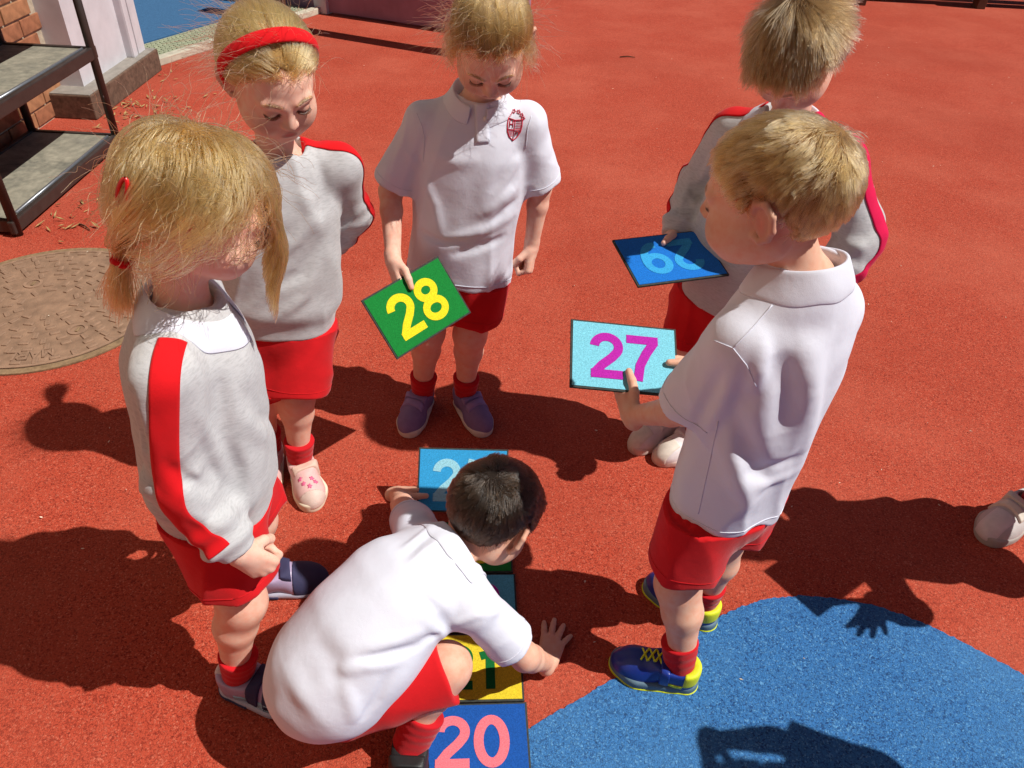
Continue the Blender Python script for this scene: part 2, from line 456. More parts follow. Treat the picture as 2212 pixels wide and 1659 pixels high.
# cast letters round the edge, drawn as raised strokes
GLYPH = {'M': [[(0, 0), (0, 1), (.5, .35), (1, 1), (1, 0)]], 'A': [[(0, 0), (.5, 1), (1, 0)], [(.2, .4), (.8, .4)]],
         'R': [[(0, 0), (0, 1), (.7, 1), (.95, .8), (.7, .5), (0, .5)], [(.5, .5), (1, 0)]], 'L': [[(0, 1), (0, 0), (.9, 0)]],
         'E': [[(.9, 1), (0, 1), (0, 0), (.9, 0)], [(0, .5), (.7, .5)]], 'Y': [[(0, 1), (.5, .5), (1, 1)], [(.5, .5), (.5, 0)]]}
def cast_word(wd, a0, da, rr, h, wdt, par, mat, flip):
    for i, ch in enumerate(wd):
        a = a0 + da * i; c = MC + V(math.cos(a), math.sin(a), 0) * rr
        rad = V(math.cos(a), math.sin(a), 0) * (-1 if flip else 1); tan = V(-rad[1], rad[0], 0) * (-1)
        b = MB()
        for st in GLYPH[ch]:
            for p, q in zip(st[:-1], st[1:]):
                P0 = c + tan * (p[0] - .5) * wdt + rad * (p[1] - .5) * h; P1 = c + tan * (q[0] - .5) * wdt + rad * (q[1] - .5) * h
                dd = nz(P1 - P0); b.box((P0 + P1) / 2 + V(0, 0, .0085 + .0002 * (len(b.v) % 5)), (np.linalg.norm(P1 - P0) + .006, .006, .005), ax=(dd, np.cross((0, 0, 1), dd), (0, 0, 1)))
        b.build('letter', mat, par)
a_m = math.atan2(*(at_z(106, 772)[:2] - MC[:2])[::-1])
cast_word('MARL', a_m, -.118, .293, .038, .026, mh, M['rust2'], False)

# ---- left side: brick wall, painted pier, door
WX = -2.30
M['brick'] = plain('red_brick', (.30, .125, .065), .9, .2, .30, 25, .4)
M['brick2'] = plain('orange_brick', (.36, .17, .085), .9, .2, .25, 25, .4)
M['mortar'] = plain('mortar', (.42, .36, .27), .95, .1, .2, 60, .4)
wall = empty('brick_wall', (WX, 2.9, 0)); tag(wall, 'orange-brown brick wall behind the metal shelf stand', 'wall')
MB().box((WX - .115, -.60, 3.0), (.21, 9.0, 6.0)).build('mortar_bed', M['mortar'], wall)  # with the upper wall, extended far past the bricks to block sky light
MB().box((WX - .115, 6.4, 4.1), (.20, 5.0, 3.8)).build('upper_wall', M['mortar'], wall)
blocker = empty('sky_blocker', (0, -4.2, 0)); tag(blocker, 'added brick building behind the photographer, out of view, blocking sky light', 'building')  # added, unseen: cuts sky light so the ground shade is deeper
MB().box((.4, -4.3, 3.0), (5.4, .3, 6.0)).build('wall', M['brick'], blocker)
MB().box((.4, -4.3, 6.06), (5.8, .6, .12), bev=.02).build('roof_edge', M['grey_paint'] if 'grey_paint' in M else M['mortar'], blocker)
M['pane'] = plain('dark_window_glass', (.03, .035, .04), .1, .5, .1, 4, .0)
for i in range(3):
    for j in range(2):
        wn = MB().box((-1.4 + 1.8 * i, -4.14, 1.6 + 2.7 * j), (1.1, .06, 1.3), bev=.01).build('window', M['mortar'], blocker)
        MB().box((-1.4 + 1.8 * i, -4.108, 1.6 + 2.7 * j), (.98, .02, 1.18)).build('pane', M['pane'], wn)
bme = [bm_box_mesh('brick', (.012, .215, .065), .003, M['brick']), bm_box_mesh('brick', (.012, .215, .065), .003, M['brick2'])]
for row in range(20):
    for i in range(12):
        y = 1.40 + (i + (.5 if row % 2 else 0)) * .225
        if y > 3.78: continue
        o = bpy.data.objects.new('brick', rng.choice(bme)); COL.objects.link(o); o.parent = wall
        o.location = (-.0065 + rng.uniform(-.0015, .0015), y - 2.9, .045 + row * .075)
M['white_paint'] = plain('white_gloss_paint', (.56, .55, .58), .45, .4, .10, 9, .15)
M['grey_paint'] = plain('worn_grey_paint', (.26, .235, .205), .8, .3, .18, 30, .3)
M['old_wood'] = plain('weathered_wood', (.13, .08, .055), .85, .2, .35, 50, .5)
pier = empty('door_pier', (-2.25, 4.2, 0)); tag(pier, 'white painted timber door pier on a worn grey wooden block', 'pier')
MB().box((-2.27, 4.06, .70), (.17, .50, 1.17)).build('panel', M['white_paint'], pier)
MB().box((-2.235, 4.335, .70), (.19, .055, 1.172), bev=.012).build('moulding', M['white_paint'], pier)
MB().box((-2.25, 4.43, .70), (.20, .085, 1.175), bev=.006).build('jamb', M['white_paint'], pier)
MB().box((-2.235, 4.10, .058), (.27, .82, .116), bev=.006).build('base_block', M['old_wood'], pier)
MB().box((-2.236, 4.10, .1175), (.255, .805, .006), bev=.002).build('painted_ledge', M['grey_paint'], pier)
M['sill'] = plain('stone_sill', (.50, .46, .36), .85, .3, .2, 20, .3)
M['mat_green'] = plain('ribbed_mat', (.33, .35, .24), .9, .1, .2, 30, .4)
M['carpet'] = plain('blue_carpet', (.055, .14, .27), .95, .05, .2, 120, .6)
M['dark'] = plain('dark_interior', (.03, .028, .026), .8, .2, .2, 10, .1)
door = empty('doorway', (-2.3, 5.1, 0)); tag(door, 'open doorway with a grey-green ribbed mat and blue carpet inside', 'doorway')
dd0, dd1 = V(-2.17, 4.50, 0), V(-1.52, 5.95, 0); ddv = nz(dd1 - dd0); ddn = V(-ddv[1], ddv[0], 0)
L = np.linalg.norm(dd1 - dd0); mid = (dd0 + dd1) / 2
MB().box(mid + ddn * .03 + V(0, 0, .02), (L, .06, .04), ax=(ddv, ddn, (0, 0, 1)), bev=.004).build('sill', M['sill'], door)
MB().box(mid + ddn * .20 + V(0, 0, .014), (L, .275, .022), ax=(ddv, ddn, (0, 0, 1))).build('ribbed_mat', M['mat_green'], door)
MB().box(mid + ddn * .95 + V(0, 0, .016), (L + .4, 1.2, .026), ax=(ddv, ddn, (0, 0, 1))).build('carpet', M['carpet'], door)
b = MB()
for i in range(46):
    for j in range(9):
        p = dd0 + ddv * (.03 + i * (L - .06) / 46 + (.007 if j % 2 else 0)) + ddn * (.085 + j * .028)
        b.box(p + V(0, 0, .0275), (.018, .008, .006), ax=(nz(ddv + ddn * (.35 if j % 2 else -.35)), nz(ddn - ddv * (.35 if j % 2 else -.35)), (0, 0, 1)))
o = b.build('mat_ribs', M['mat_green'], door); o['kind'] = 'stuff'
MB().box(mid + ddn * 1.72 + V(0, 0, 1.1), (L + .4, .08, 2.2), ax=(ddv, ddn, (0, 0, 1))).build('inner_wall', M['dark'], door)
MB().box(dd1 + ddv * .06 + V(0, 0, .75), (.11, .11, 1.5), ax=(ddv, ddn, (0, 0, 1)), bev=.006).build('jamb', M['white_paint'], door)

# ---- metal shelf stand
M['iron'] = plain('dark_brown_painted_steel', (.035, .026, .022), .45, .5, .2, 30, .15)
M['slate'] = None
m, nt, b_ = mat_base('mottled_slate_board', (.3, .28, .24), .75, .3)
co = coord(nt); n1 = noise(nt, co, 7, 8, .65); n2 = noise(nt, co, 30, 6, .7)
c = mixc(nt, ramp(nt, n1, [(.30, (.10, .105, .09)), (.5, (.24, .225, .17)), (.72, (.36, .33, .25))]), ramp(nt, n2, [(.35, (.08, .08, .07)), (.7, (.45, .41, .32))]), .35)
nt.links.new(c, b_.inputs['Base Color']); bump(nt, b_, n2, .3, .004); M['slate'] = m
M['rail'] = plain('grey_metal_rail', (.22, .23, .25), .35, .5, .1, 60, .1, .6)
st = empty('shelf_stand', (-2.0, 3.0, 0)); tag(st, 'dark brown metal stand with two mottled grey slate shelves by the brick wall', 'shelf stand')
SX0, SX1, SY0, SY1 = -2.24, -1.86, 2.52, 3.38
for zs in (.055, .43, .82):
    MB().box(((SX0 + SX1) / 2, (SY0 + SY1) / 2, zs - .008), (SX1 - SX0 - .012, SY1 - SY0 - .012, .014)).build('shelf_board', M['slate'], st)
    for x in (SX0, SX1): MB().box((x, (SY0 + SY1) / 2, zs - .018), (.022, SY1 - SY0 + .05, .050), bev=.005).build('frame_rail', M['iron'], st)
    for y in (SY0, SY1): MB().box(((SX0 + SX1) / 2, y, zs - .018), (SX1 - SX0 - .024, .020, .048), bev=.004).build('frame_rail', M['iron'], st)
    MB().tube([(SX1 - .022, SY0 + .06, zs + .003), (SX1 - .022, SY1 - .03, zs + .003)], .0075, 8).build('front_trim', M['rail'], st, True)
for x in (SX0, SX1):
    for y in (SY0, SY1): MB().tube([(x, y, 0.0), (x, y, 1.0)], .017, 12).build('leg', M['iron'], st, True)

# ---- lilac low wall, bench behind, far bench
M['lilac'] = plain('faded_lilac_paint', (.34, .20, .26), .8, .2, .18, 6, .3)
lw = empty('low_wall', (-.9, 5.9, 0)); tag(lw, 'faded lilac painted low board wall at the back behind the girls', 'low wall')
p0, p1 = at_z(640, 22), at_z(1060, 84); lv = nz(p1 - p0); ln = V(-lv[1], lv[0], 0); Lw = np.linalg.norm(p1 - p0)
for i in range(2):
    MB().box(p0 + lv * (Lw / 2) + ln * .05 + V(0, 0, .012 + .10 + i * .205), (Lw + .5, .05, .20), ax=(lv, ln, (0, 0, 1)), bev=.004).build('board', M['lilac'], lw)
for i in range(3): MB().box(p0 + lv * (Lw * (i / 2.) - .02) + ln * .115 + V(0, 0, .25), (.08, .08, .5), ax=(lv, ln, (0, 0, 1))).build('post', M['lilac'], lw)
M['bench_wood'] = plain('brown_bench_wood', (.10, .042, .022), .7, .3, .25, 18, .3)
bc = empty('bench', (-.6, 5.2, 0)); tag(bc, 'brown plank bench standing behind the girl in the white polo', 'bench')
q0, q1 = at_z(605, 50), at_z(1010, 116); bv = nz(q1 - q0); bn = V(-bv[1], bv[0], 0); hb = .46
qm = (q0 + q1) / 2
MB().box(qm + V(0, 0, hb), (np.linalg.norm(q1 - q0) + .55, .13, .035), ax=(bv, bn, (0, 0, 1)), bev=.005).build('plank', M['bench_wood'], bc)
for pb in (q0, q1): MB().box(pb + V(0, 0, hb / 2 - .02), (.05, .12, hb - .04), ax=(bv, bn, (0, 0, 1)), bev=.004).build('leg', M['bench_wood'], bc)
fb = empty('bench', (3.6, 7.3, 0)); tag(fb, 'dark brown timber bench at the top right edge of the playground', 'bench')
fy = at_z(2000, 14)[1]
for px in (1860, 2118):
    p = at_z(px, 12 if px < 2000 else 20); MB().box((p[0], p[1] + .05, .22), (.075, .10, .44), bev=.005).build('leg', M['bench_wood'], fb)
for i in range(2): MB().box((3.6, fy + .12 + i * .17, .455), (2.6, .15, .03), bev=.004).build('plank', M['bench_wood'], fb)
MB().box((3.6, fy + .34, .24), (2.6, .03, .40)).build('shade_board', M['dark'], fb)  # near-black board stands in for the shadow between the legs

# ---- leaf litter, twigs, crumbs
M['leaf'] = plain('dry_leaf', (.40, .28, .12), .9, .2, .4, 80, .3)
M['petal'] = plain('pale_petal', (.72, .64, .50), .9, .2, .2, 80, .2)
M['twig'] = plain('dark_twig', (.06, .035, .02), .9, .1, .2, 80, .3)
def litter(name, spots, mat, size, flat=.3):
    b = MB()
    for (x, y) in spots:
        a = rng.uniform(0, 6.28); l = size * rng.uniform(.5, 1.3); wd = l * rng.uniform(flat * .5, flat)
        d = V(math.cos(a), math.sin(a), 0); e = V(-d[1], d[0], 0); c = V(x, y, .003 + rng.uniform(0, .006)); k = V(0, 0, rng.uniform(.1, .35) * l)
        vs = [c - d * l / 2, c - d * l * .1 + e * wd / 2 + k * .4, c + d * l / 2 + k, c - d * l * .05 - e * wd / 2 + k * .5, c - d * l * .05 + k * .1]
        vs2 = [q + V(0, 0, .0012) for q in vs]
        n = len(vs)
        b.add(vs + vs2, [(0, 4, 1), (1, 4, 2), (2, 4, 3), (3, 4, 0), (5, 6, 9), (6, 7, 9), (7, 8, 9), (8, 5, 9), (0, 1, 6, 5), (1, 2, 7, 6), (2, 3, 8, 7), (3, 0, 5, 8)])
    o = b.build(name, mat, None, False); return o
sp = []
for (px, py, n, sx, sy) in [(285, 245, 34, .25, .28), (205, 420, 18, .10, .22), (330, 150, 16, .12, .4), (225, 260, 34, .12, .15), (120, 470, 14, .1, .15), (260, 225, 24, .1, .1)]:
    c = at_z(px, py)
    sp += [(c[0] + rng.gauss(0, sx) * .6 + .06, c[1] + rng.gauss(0, sy) * .6) for _ in range(n)]
sp = [q for q in sp if q[0] > -1.84 or q[1] > 3.56 and q[0] > -2.08]
tag(litter('leaf_litter', sp, M['leaf'], .035), 'dry brown leaf litter scattered beside the shelf stand', 'leaves', kind='stuff')
sp = [(rng.uniform(-1.6, 3.2), rng.uniform(1.6, 6.5)) for _ in range(150)] + [(rng.uniform(-1.2, 1.3), rng.uniform(.6, 1.7)) for _ in range(26)]
tag(litter('petal_litter', sp, M['petal'], .007, .5), 'tiny pale petals and chips scattered over the red ground', 'petals', kind='stuff')
for (px, py, a, l) in [(1355, 125, .1, .10), (183, 493, -.6, .075)]:
    c = at_z(px, py)
    tag(MB().tube([c + V(-l / 2 * math.cos(a), -l / 2 * math.sin(a), .005), c + V(0, .004, .009), c + V(l / 2 * math.cos(a), l / 2 * math.sin(a), .005)], [.003, .0035, .002], 6).build('twig', M['twig'], None, True),
        'short dark twig lying on open red ground behind the card holders' if px > 1000 else 'short dark twig on the ground between shelf stand and manhole cover', 'twig')
# ---------------------------------------------------------------- skeletons
# joints in metres; L/R are the child's own sides
SK = {
 'A': dict(hscale=.92, f=(.93,.36,0), pel=(-.495,.895,.475), neck=(-.472,.905,.820), head=(-.418,.915,.958),
   hf=(.86,.30,-.42), hu=(.35,.12,.93),
   shR=(-.460,.79,.770), elR=(-.482,.765,.600), wrR=(-.408,.752,.462),
   shL=(-.505,1.015,.765), elL=(-.545,1.05,.59), wrL=(-.535,1.07,.44),
   hpR=(-.48,.84,.46), knR=(-.452,.80,.265), anR=(-.495,.785,.065), ftR=(.98,-.18),
   hpL=(-.505,.95,.46), knL=(-.485,.985,.265), anL=(-.515,1.02,.065), ftL=(.97,.2)),
 'B': dict(hscale=.96, f=(.32,-.95,0), pel=(-.525,1.42,.455), neck=(-.472,1.425,.83), head=(-.452,1.385,.98),
   hf=(.50,-.74,-.46), hu=(.20,-.38,.90),
   shR=(-.57,1.385,.775), elR=(-.625,1.45,.61), wrR=(-.55,1.535,.52),
   shL=(-.368,1.46,.785), elL=(-.368,1.53,.655), wrL=(-.44,1.555,.55),
   hpR=(-.585,1.40,.46), knR=(-.595,1.38,.265), anR=(-.605,1.40,.065), ftR=(.1,-1),
   hpL=(-.48,1.435,.46), knL=(-.50,1.37,.265), anL=(-.52,1.37,.065), ftL=(.46,-.89)),
 'C': dict(hscale=.95, f=(.06,-1.,0), pel=(-.145,1.665,.475), neck=(-.102,1.665,.875), head=(-.077,1.60,1.00),
   hf=(.05,-.70,-.71), hu=(.05,-.71,.70),
   shR=(-.222,1.655,.820), elR=(-.268,1.63,.660), wrR=(-.280,1.555,.575),
   shL=(.004,1.665,.825), elL=(.042,1.70,.660), wrL=(.030,1.69,.510),
   hpR=(-.20,1.66,.475), knR=(-.225,1.63,.275), anR=(-.25,1.66,.065), ftR=(-.24,-.97),
   hpL=(-.09,1.66,.475), knL=(-.115,1.635,.275), anL=(-.13,1.665,.065), ftL=(.52,-.85)),
 'D': dict(hscale=.93, f=(-.70,-.71,0), pel=(.505,1.56,.50), neck=(.523,1.535,.910), head=(.48,1.47,1.045),
   hf=(-.34,-.47,-.87), hu=(-.52,-.68,.56),
   shR=(.438,1.615,.845), elR=(.348,1.615,.715), wrR=(.362,1.585,.665),
   shL=(.610,1.455,.860), elL=(.685,1.425,.715), wrL=(.625,1.37,.61),
   hpR=(.46,1.60,.49), knR=(.435,1.575,.28), anR=(.435,1.60,.065), ftR=(-.8,-.6),
   hpL=(.54,1.52,.49), knL=(.51,1.505,.28), anL=(.500,1.555,.065), ftL=(-.8,-.6)),
 'E': dict(f=(-.66,.75,0), slim=.84, hscale=.97, pel=(.392,.955,.455), neck=(.403,.95,.905), head=(.335,.966,.990),
   hf=(-.82,.50,-.20), hu=(-.20,.06,.97),
   shL=(.318,.895,.805), elL=(.290,.925,.635), wrL=(.215,1.030,.565),
   shR=(.485,1.02,.800), elR=(.46,1.13,.645), wrR=(.375,1.215,.560),
   hpL=(.345,.92,.46), knL=(.328,.90,.25), anL=(.362,.852,.065), ftL=(-.97,.24),
   hpR=(.44,.995,.46), knR=(.425,1.0,.265), anR=(.43,1.005,.065), ftR=(-.76,.65)),
 'F': dict(sockr=.033, hscale=.98, slim=.70, f=(.80,.60,0), pel=tuple(at_z(715,1452,.21)), neck=tuple(at_z(985,1185,.345)), head=tuple(at_z(1062,1112,.365)),
   hf=(.50,.62,-.60), hu=(.45,.40,.80),
   shR=tuple(at_z(1018,1300,.305)), elR=(.050,.795,.150), wrR=(.100,.862,.024),
   shL=tuple(at_z(900,1150,.295)), elL=(-.225,1.06,.22), wrL=(-.245,1.19,.125),
   hpR=tuple(at_z(745,1525,.165)), knR=tuple(at_z(965,1440,.205)), anR=tuple(at_z(885,1590,.075)), ftR=(.1,-1.),
   hpL=tuple(at_z(672,1432,.185)), knL=(-.16,.93,.24), anL=(-.27,.86,.075), ftL=(.85,.5)),
}
# ------------------------------------------------------------ heads (local: x right, y forward, z up)
def ear_prims(sx):
    a = [(.011, .010, 0), (.005, .027, .007), (-.010, .031, .015), (-.021, .018, .021), (-.021, -.002, .020), (-.013, -.017, .013), (.000, -.025, .005), (.008, -.020, 0)]
    return [V(sx * (.0685 + o), y - .006, z - .004) for (y, z, o) in a]
EARS = {1: ear_prims(1), -1: ear_prims(-1)}
def head_core(Q):
    d = ell(Q, V(0, -.014, .030), V(.0725, .093, .077))
    return smin(d, ell(Q, V(0, .030, -.014), V(.058, .056, .076)), .03)
def head_sdf(Q, lid=0.0):
    d = head_core(Q)
    d = smin(d, ell(Q, V(0, .050, -.074), V(.030, .030, .023)), .030)
    for s in (1, -1):
        d = smin(d, ell(Q, V(s * .032, .048, -.040), V(.030, .034, .030)), .025)
        d = smin(d, ell(Q, V(s * .045, .005, -.045), V(.020, .040, .030)), .03)
        d = smax(d, -ell(Q, V(s * .029, .098, -.004), V(.017, .016, .0105)), .014)
        d = smin(d, tcap(Q, V(s * .014, .0835, .014), V(s * .042, .073, .016), .0055, .005), .016)
        d = smin(d, ell(Q, V(s * .029, .0715, -.004), V(.0145, .0140, .0120)), .004)
    d = smin(d, tcap(Q, V(0, .083, .002), V(0, .0975, -.024), .0065, .0085), .012)
    for s in (1, -1): d = smin(d, ell(Q, V(s * .0085, .0905, -.0275), V(.0075, .008, .0062)), .006)
    d = smin(d, tcap(Q, V(-.013, .0835, -.0505), V(.013, .0835, -.0505), .0045, .0045), .007)
    d = smin(d, tcap(Q, V(-.011, .0815, -.0595), V(.011, .0815, -.0595), .0052, .0052), .006)
    d = smax(d, -tcap(Q, V(-.018, .0905, -.0548), V(.018, .0905, -.0548), .0022, .0022), .004)
    for s in (1, -1):
        e = EARS[s]; r = nrm(Q - V(s * .075, -.006, .0)) - .05
        m = r < .03
        if m.any():
            q = Q[m]; de = ell(q, V(s * .0785, -.012, .002), V(.0038, .0185, .026), A=np.array([nz((1, s * .66, 0)), nz((-s * .66, 1, 0)), (0, 0, 1)]))
            for i in range(len(e) - 1): de = smin(de, tcap(q, e[i], e[i + 1], .0046, .0046), .0025)
            de = smax(de, -ell(q, V(s * .0865, -.003, -.001), V(.0085, .0085, .0135)), .003)
            d2 = d.copy(); d2[m] = smin(d[m], de, .006); d = d2
    return d
def hairline(Q, style):
    az = np.degrees(np.arctan2(np.abs(Q[:, 0]), Q[:, 1] + .0))
    if style == 'boy': xs = [0, 30, 50, 66, 80, 92, 108, 125, 150, 180]; zs = [.056, .054, .044, .022, .006, .036, .034, -.008, -.050, -.056]
    else: xs = [0, 30, 50, 66, 80, 92, 108, 125, 150, 180]; zs = [.062, .060, .050, .028, .004, .022, .010, -.030, -.060, -.066]
    wob = .0035 * np.sin(Q[:, 0] * 190 + 1) + .003 * np.sin(Q[:, 0] * 430 + Q[:, 1] * 300) + .002 * np.sin(Q[:, 1] * 700)
    return np.interp(az, xs, zs) + wob - Q[:, 2]    # negative where hair grows
def roots(n, style, seed, extra=None):
    rng = np.random.default_rng(seed); out = []
    c = V(0, -.014, .015)
    while sum(len(o) for o in out) < n:
        d = rng.normal(size=(n * 2, 3)); d /= nrm(d)[:, None]
        q = c + d * .05
        for _ in range(14): q = q - d * head_core(q)[:, None] * .9
        m = hairline(q, style) < -.001 + rng.uniform(-.004, .004, len(q))
        if extra is not None: m &= extra(q)
        out.append(q[m])
    return np.concatenate(out)[:n]
def grow(q0, dirf, nseg, seg, off, tang=1.0, jit=0.0, seed=0, core=head_core):
    rng = np.random.default_rng(seed); q = q0.copy(); pts = [q.copy()]; n = len(q)
    seg = np.broadcast_to(np.asarray(seg, float), (n,)); j = np.zeros((n, 3))
    for i in range(nseg):
        g = sgrad(core, q, .002); g /= np.maximum(nrm(g), 1e-6)[:, None]
        v = dirf(q, i / nseg); j = j * .6 + rng.normal(size=(n, 3)) * jit
        v = v + j; near = np.clip(1 - core(q) / .03, 0, 1) * tang
        v = v - g * (np.einsum('ij,ij->i', v, g) * near)[:, None]
        v /= np.maximum(nrm(v), 1e-6)[:, None]
        q = q + v * seg[:, None]
        o = off(i + 1, nseg) if callable(off) else off
        d = core(q); q = q + g * np.maximum(o - d, 0)[:, None]
        pts.append(q.copy())
    return np.stack(pts, 1)
def clump(S, ng, amt, seed):
    rng = np.random.default_rng(seed); gi = rng.choice(len(S), min(ng, len(S)), replace=False)
    G = S[gi]; out = S.copy(); t = (np.linspace(0, 1, S.shape[1]) ** 1.5)[None, :, None]
    for i in range(0, len(S), 2000):
        d = ((S[i:i + 2000, None, 0] - G[None, :, 0]) ** 2).sum(-1); k = d.argmin(1)
        out[i:i + 2000] = S[i:i + 2000] * (1 - amt * t) + (G[k] + (S[i:i + 2000, :1] - G[k][:, :1]) * .35) * (amt * t)
    return out
def wavy(S, ng, amp, turns, seed):                    # locks that wave together
    rng = np.random.default_rng(seed + 50); G = S[rng.choice(len(S), ng, replace=False), 0]
    ph = rng.uniform(0, 6.28, ng); a = rng.normal(size=(ng, 3)); a /= nrm(a)[:, None]; b = rng.normal(size=(ng, 3)); b /= nrm(b)[:, None]
    k = np.concatenate([((S[i:i + 2000, None, 0] - G[None]) ** 2).sum(-1).argmin(1) for i in range(0, len(S), 2000)])
    t = np.linspace(0, 1, S.shape[1])[None, :]; e = np.sin(np.pi * np.clip(t * 1.1, 0, 1)) ** .7
    w = np.sin(6.28 * turns * t + ph[k][:, None]) * e; w2 = np.cos(6.28 * turns * .8 * t + ph[k][:, None]) * e
    return S + amp * (w[..., None] * a[k][:, None] + .7 * w2[..., None] * b[k][:, None])
def hair_curves(name, S, r0, r1, mat, parent, M3, c):
    W = S.reshape(-1, 3) @ M3.T + c - base_of(parent)
    n, k = S.shape[:2]; rq = S[:, 0]
    cu = bpy.data.hair_curves.new(name); cu.add_curves([k] * n)
    cu.points.foreach_set('position', W.astype(np.float32).ravel())
    a = cu.attributes.get('radius') or cu.attributes.new('radius', 'FLOAT', 'POINT')
    a.data.foreach_set('value', np.tile(np.linspace(r0, r1, k), n).astype(np.float32))
    lk = .5 + .5 * np.sin(rq[:, 0] * 310 + 2.3 * np.sin(rq[:, 1] * 140)) * np.sin(rq[:, 1] * 260 + 1.7 * np.sin(rq[:, 2] * 170) + rq[:, 2] * 120)
    la = cu.attributes.new('lock', 'FLOAT', 'CURVE'); la.data.foreach_set('value', np.clip(lk * 1.3 - .35, 0, 1).astype(np.float32))
    cu.materials.append(mat)
    o = bpy.data.objects.new(name, cu); COL.objects.link(o); o.parent = parent
    return o

# ------------------------------------------------------------ hands (x along hand, y thumb side, z back of hand)
POSES = {
 'fist':   dict(f=[(62, 88, 50, 2), (66, 90, 50, 0), (68, 90, 50, -2), (70, 88, 50, -5)], t=[(.62, .55, -.55), (.70, -.05, -.70), (.55, -.62, -.55)]),
 'loose':  dict(f=[(30, 52, 30, 5), (38, 58, 34, 1), (44, 62, 36, -3), (50, 66, 36, -8)], t=[(.72, .55, -.40), (.88, .20, -.42), (.92, .0, -.40)]),
 'splay':  dict(f=[(6, 8, 4, 12), (4, 6, 4, 3), (5, 6, 4, -7), (8, 8, 4, -20)], t=[(.50, .84, -.15), (.70, .70, -.10), (.82, .57, -.05)]),
 'key':    dict(f=[(48, 58, 30, 3), (60, 70, 36, 0), (66, 74, 38, -3), (70, 76, 40, -6)], t=[(.74, .62, -.25), (.98, .18, -.12), (.99, -.05, -.12)]),
 'point':  dict(f=[(12, 20, 10, 3), (50, 62, 36, 0), (62, 70, 38, -3), (66, 72, 40, -6)], t=[(.74, .62, -.25), (.98, .18, -.12), (.99, -.05, -.12)]),
}
def hand_prims(w, X, Z, side, pose, sc=1.0):
    X = nz(X); Z = np.asarray(Z, float); Z = nz(Z - X * (Z @ X)); Y = np.cross(Z, X) * (1 if side == 'R' else -1)
    A = np.stack([X, Y, Z], 1); T = lambda p: w + A @ (np.asarray(p, float) * sc)
    out = []; P = POSES[pose]
    fb = [(.056, .0185, .001), (.059, .0062, .003), (.056, -.0062, .002), (.049, -.0175, -.001)]
    fl = [(.024, .016, .013), (.026, .018, .014), (.024, .016, .013), (.019, .013, .012)]
    out.append((T((-.012, 0, 0)), T((.018, .001, 0)), .0165 * sc, .0150 * sc))
    for i, b in enumerate(fb):
        out.append((T((.008, b[1] * .55, 0)), T(b), .0125 * sc, .0085 * sc))
        a = 0.0; p = V(*b); sp = math.radians(P['f'][i][3]); xd = V(math.cos(sp), math.sin(sp), 0)
        for j in range(3):
            a += math.radians(P['f'][i][j]); q = p + fl[i][j] * (math.cos(a) * xd - math.sin(a) * V(0, 0, 1))
            r0 = (.0074, .0066, .0060)[j] * (.88 if i == 3 else 1); r1 = (.0066, .0060, .0050)[j] * (.88 if i == 3 else 1)
            out.append((T(p), T(q), r0 * sc, r1 * sc)); p = q
    p = V(.010, .013, -.004); ln = (.028, .022, .019); rr = (.0115, .0085, .0078, .0062)
    for j in range(3):
        q = p + nz(P['t'][j]) * ln[j]; out.append((T(p), T(q), rr[j] * sc, rr[j + 1] * sc)); p = q
    tips = [o[1] for o in out]
    return out, T((.045, 0, -.012)), .105 * sc

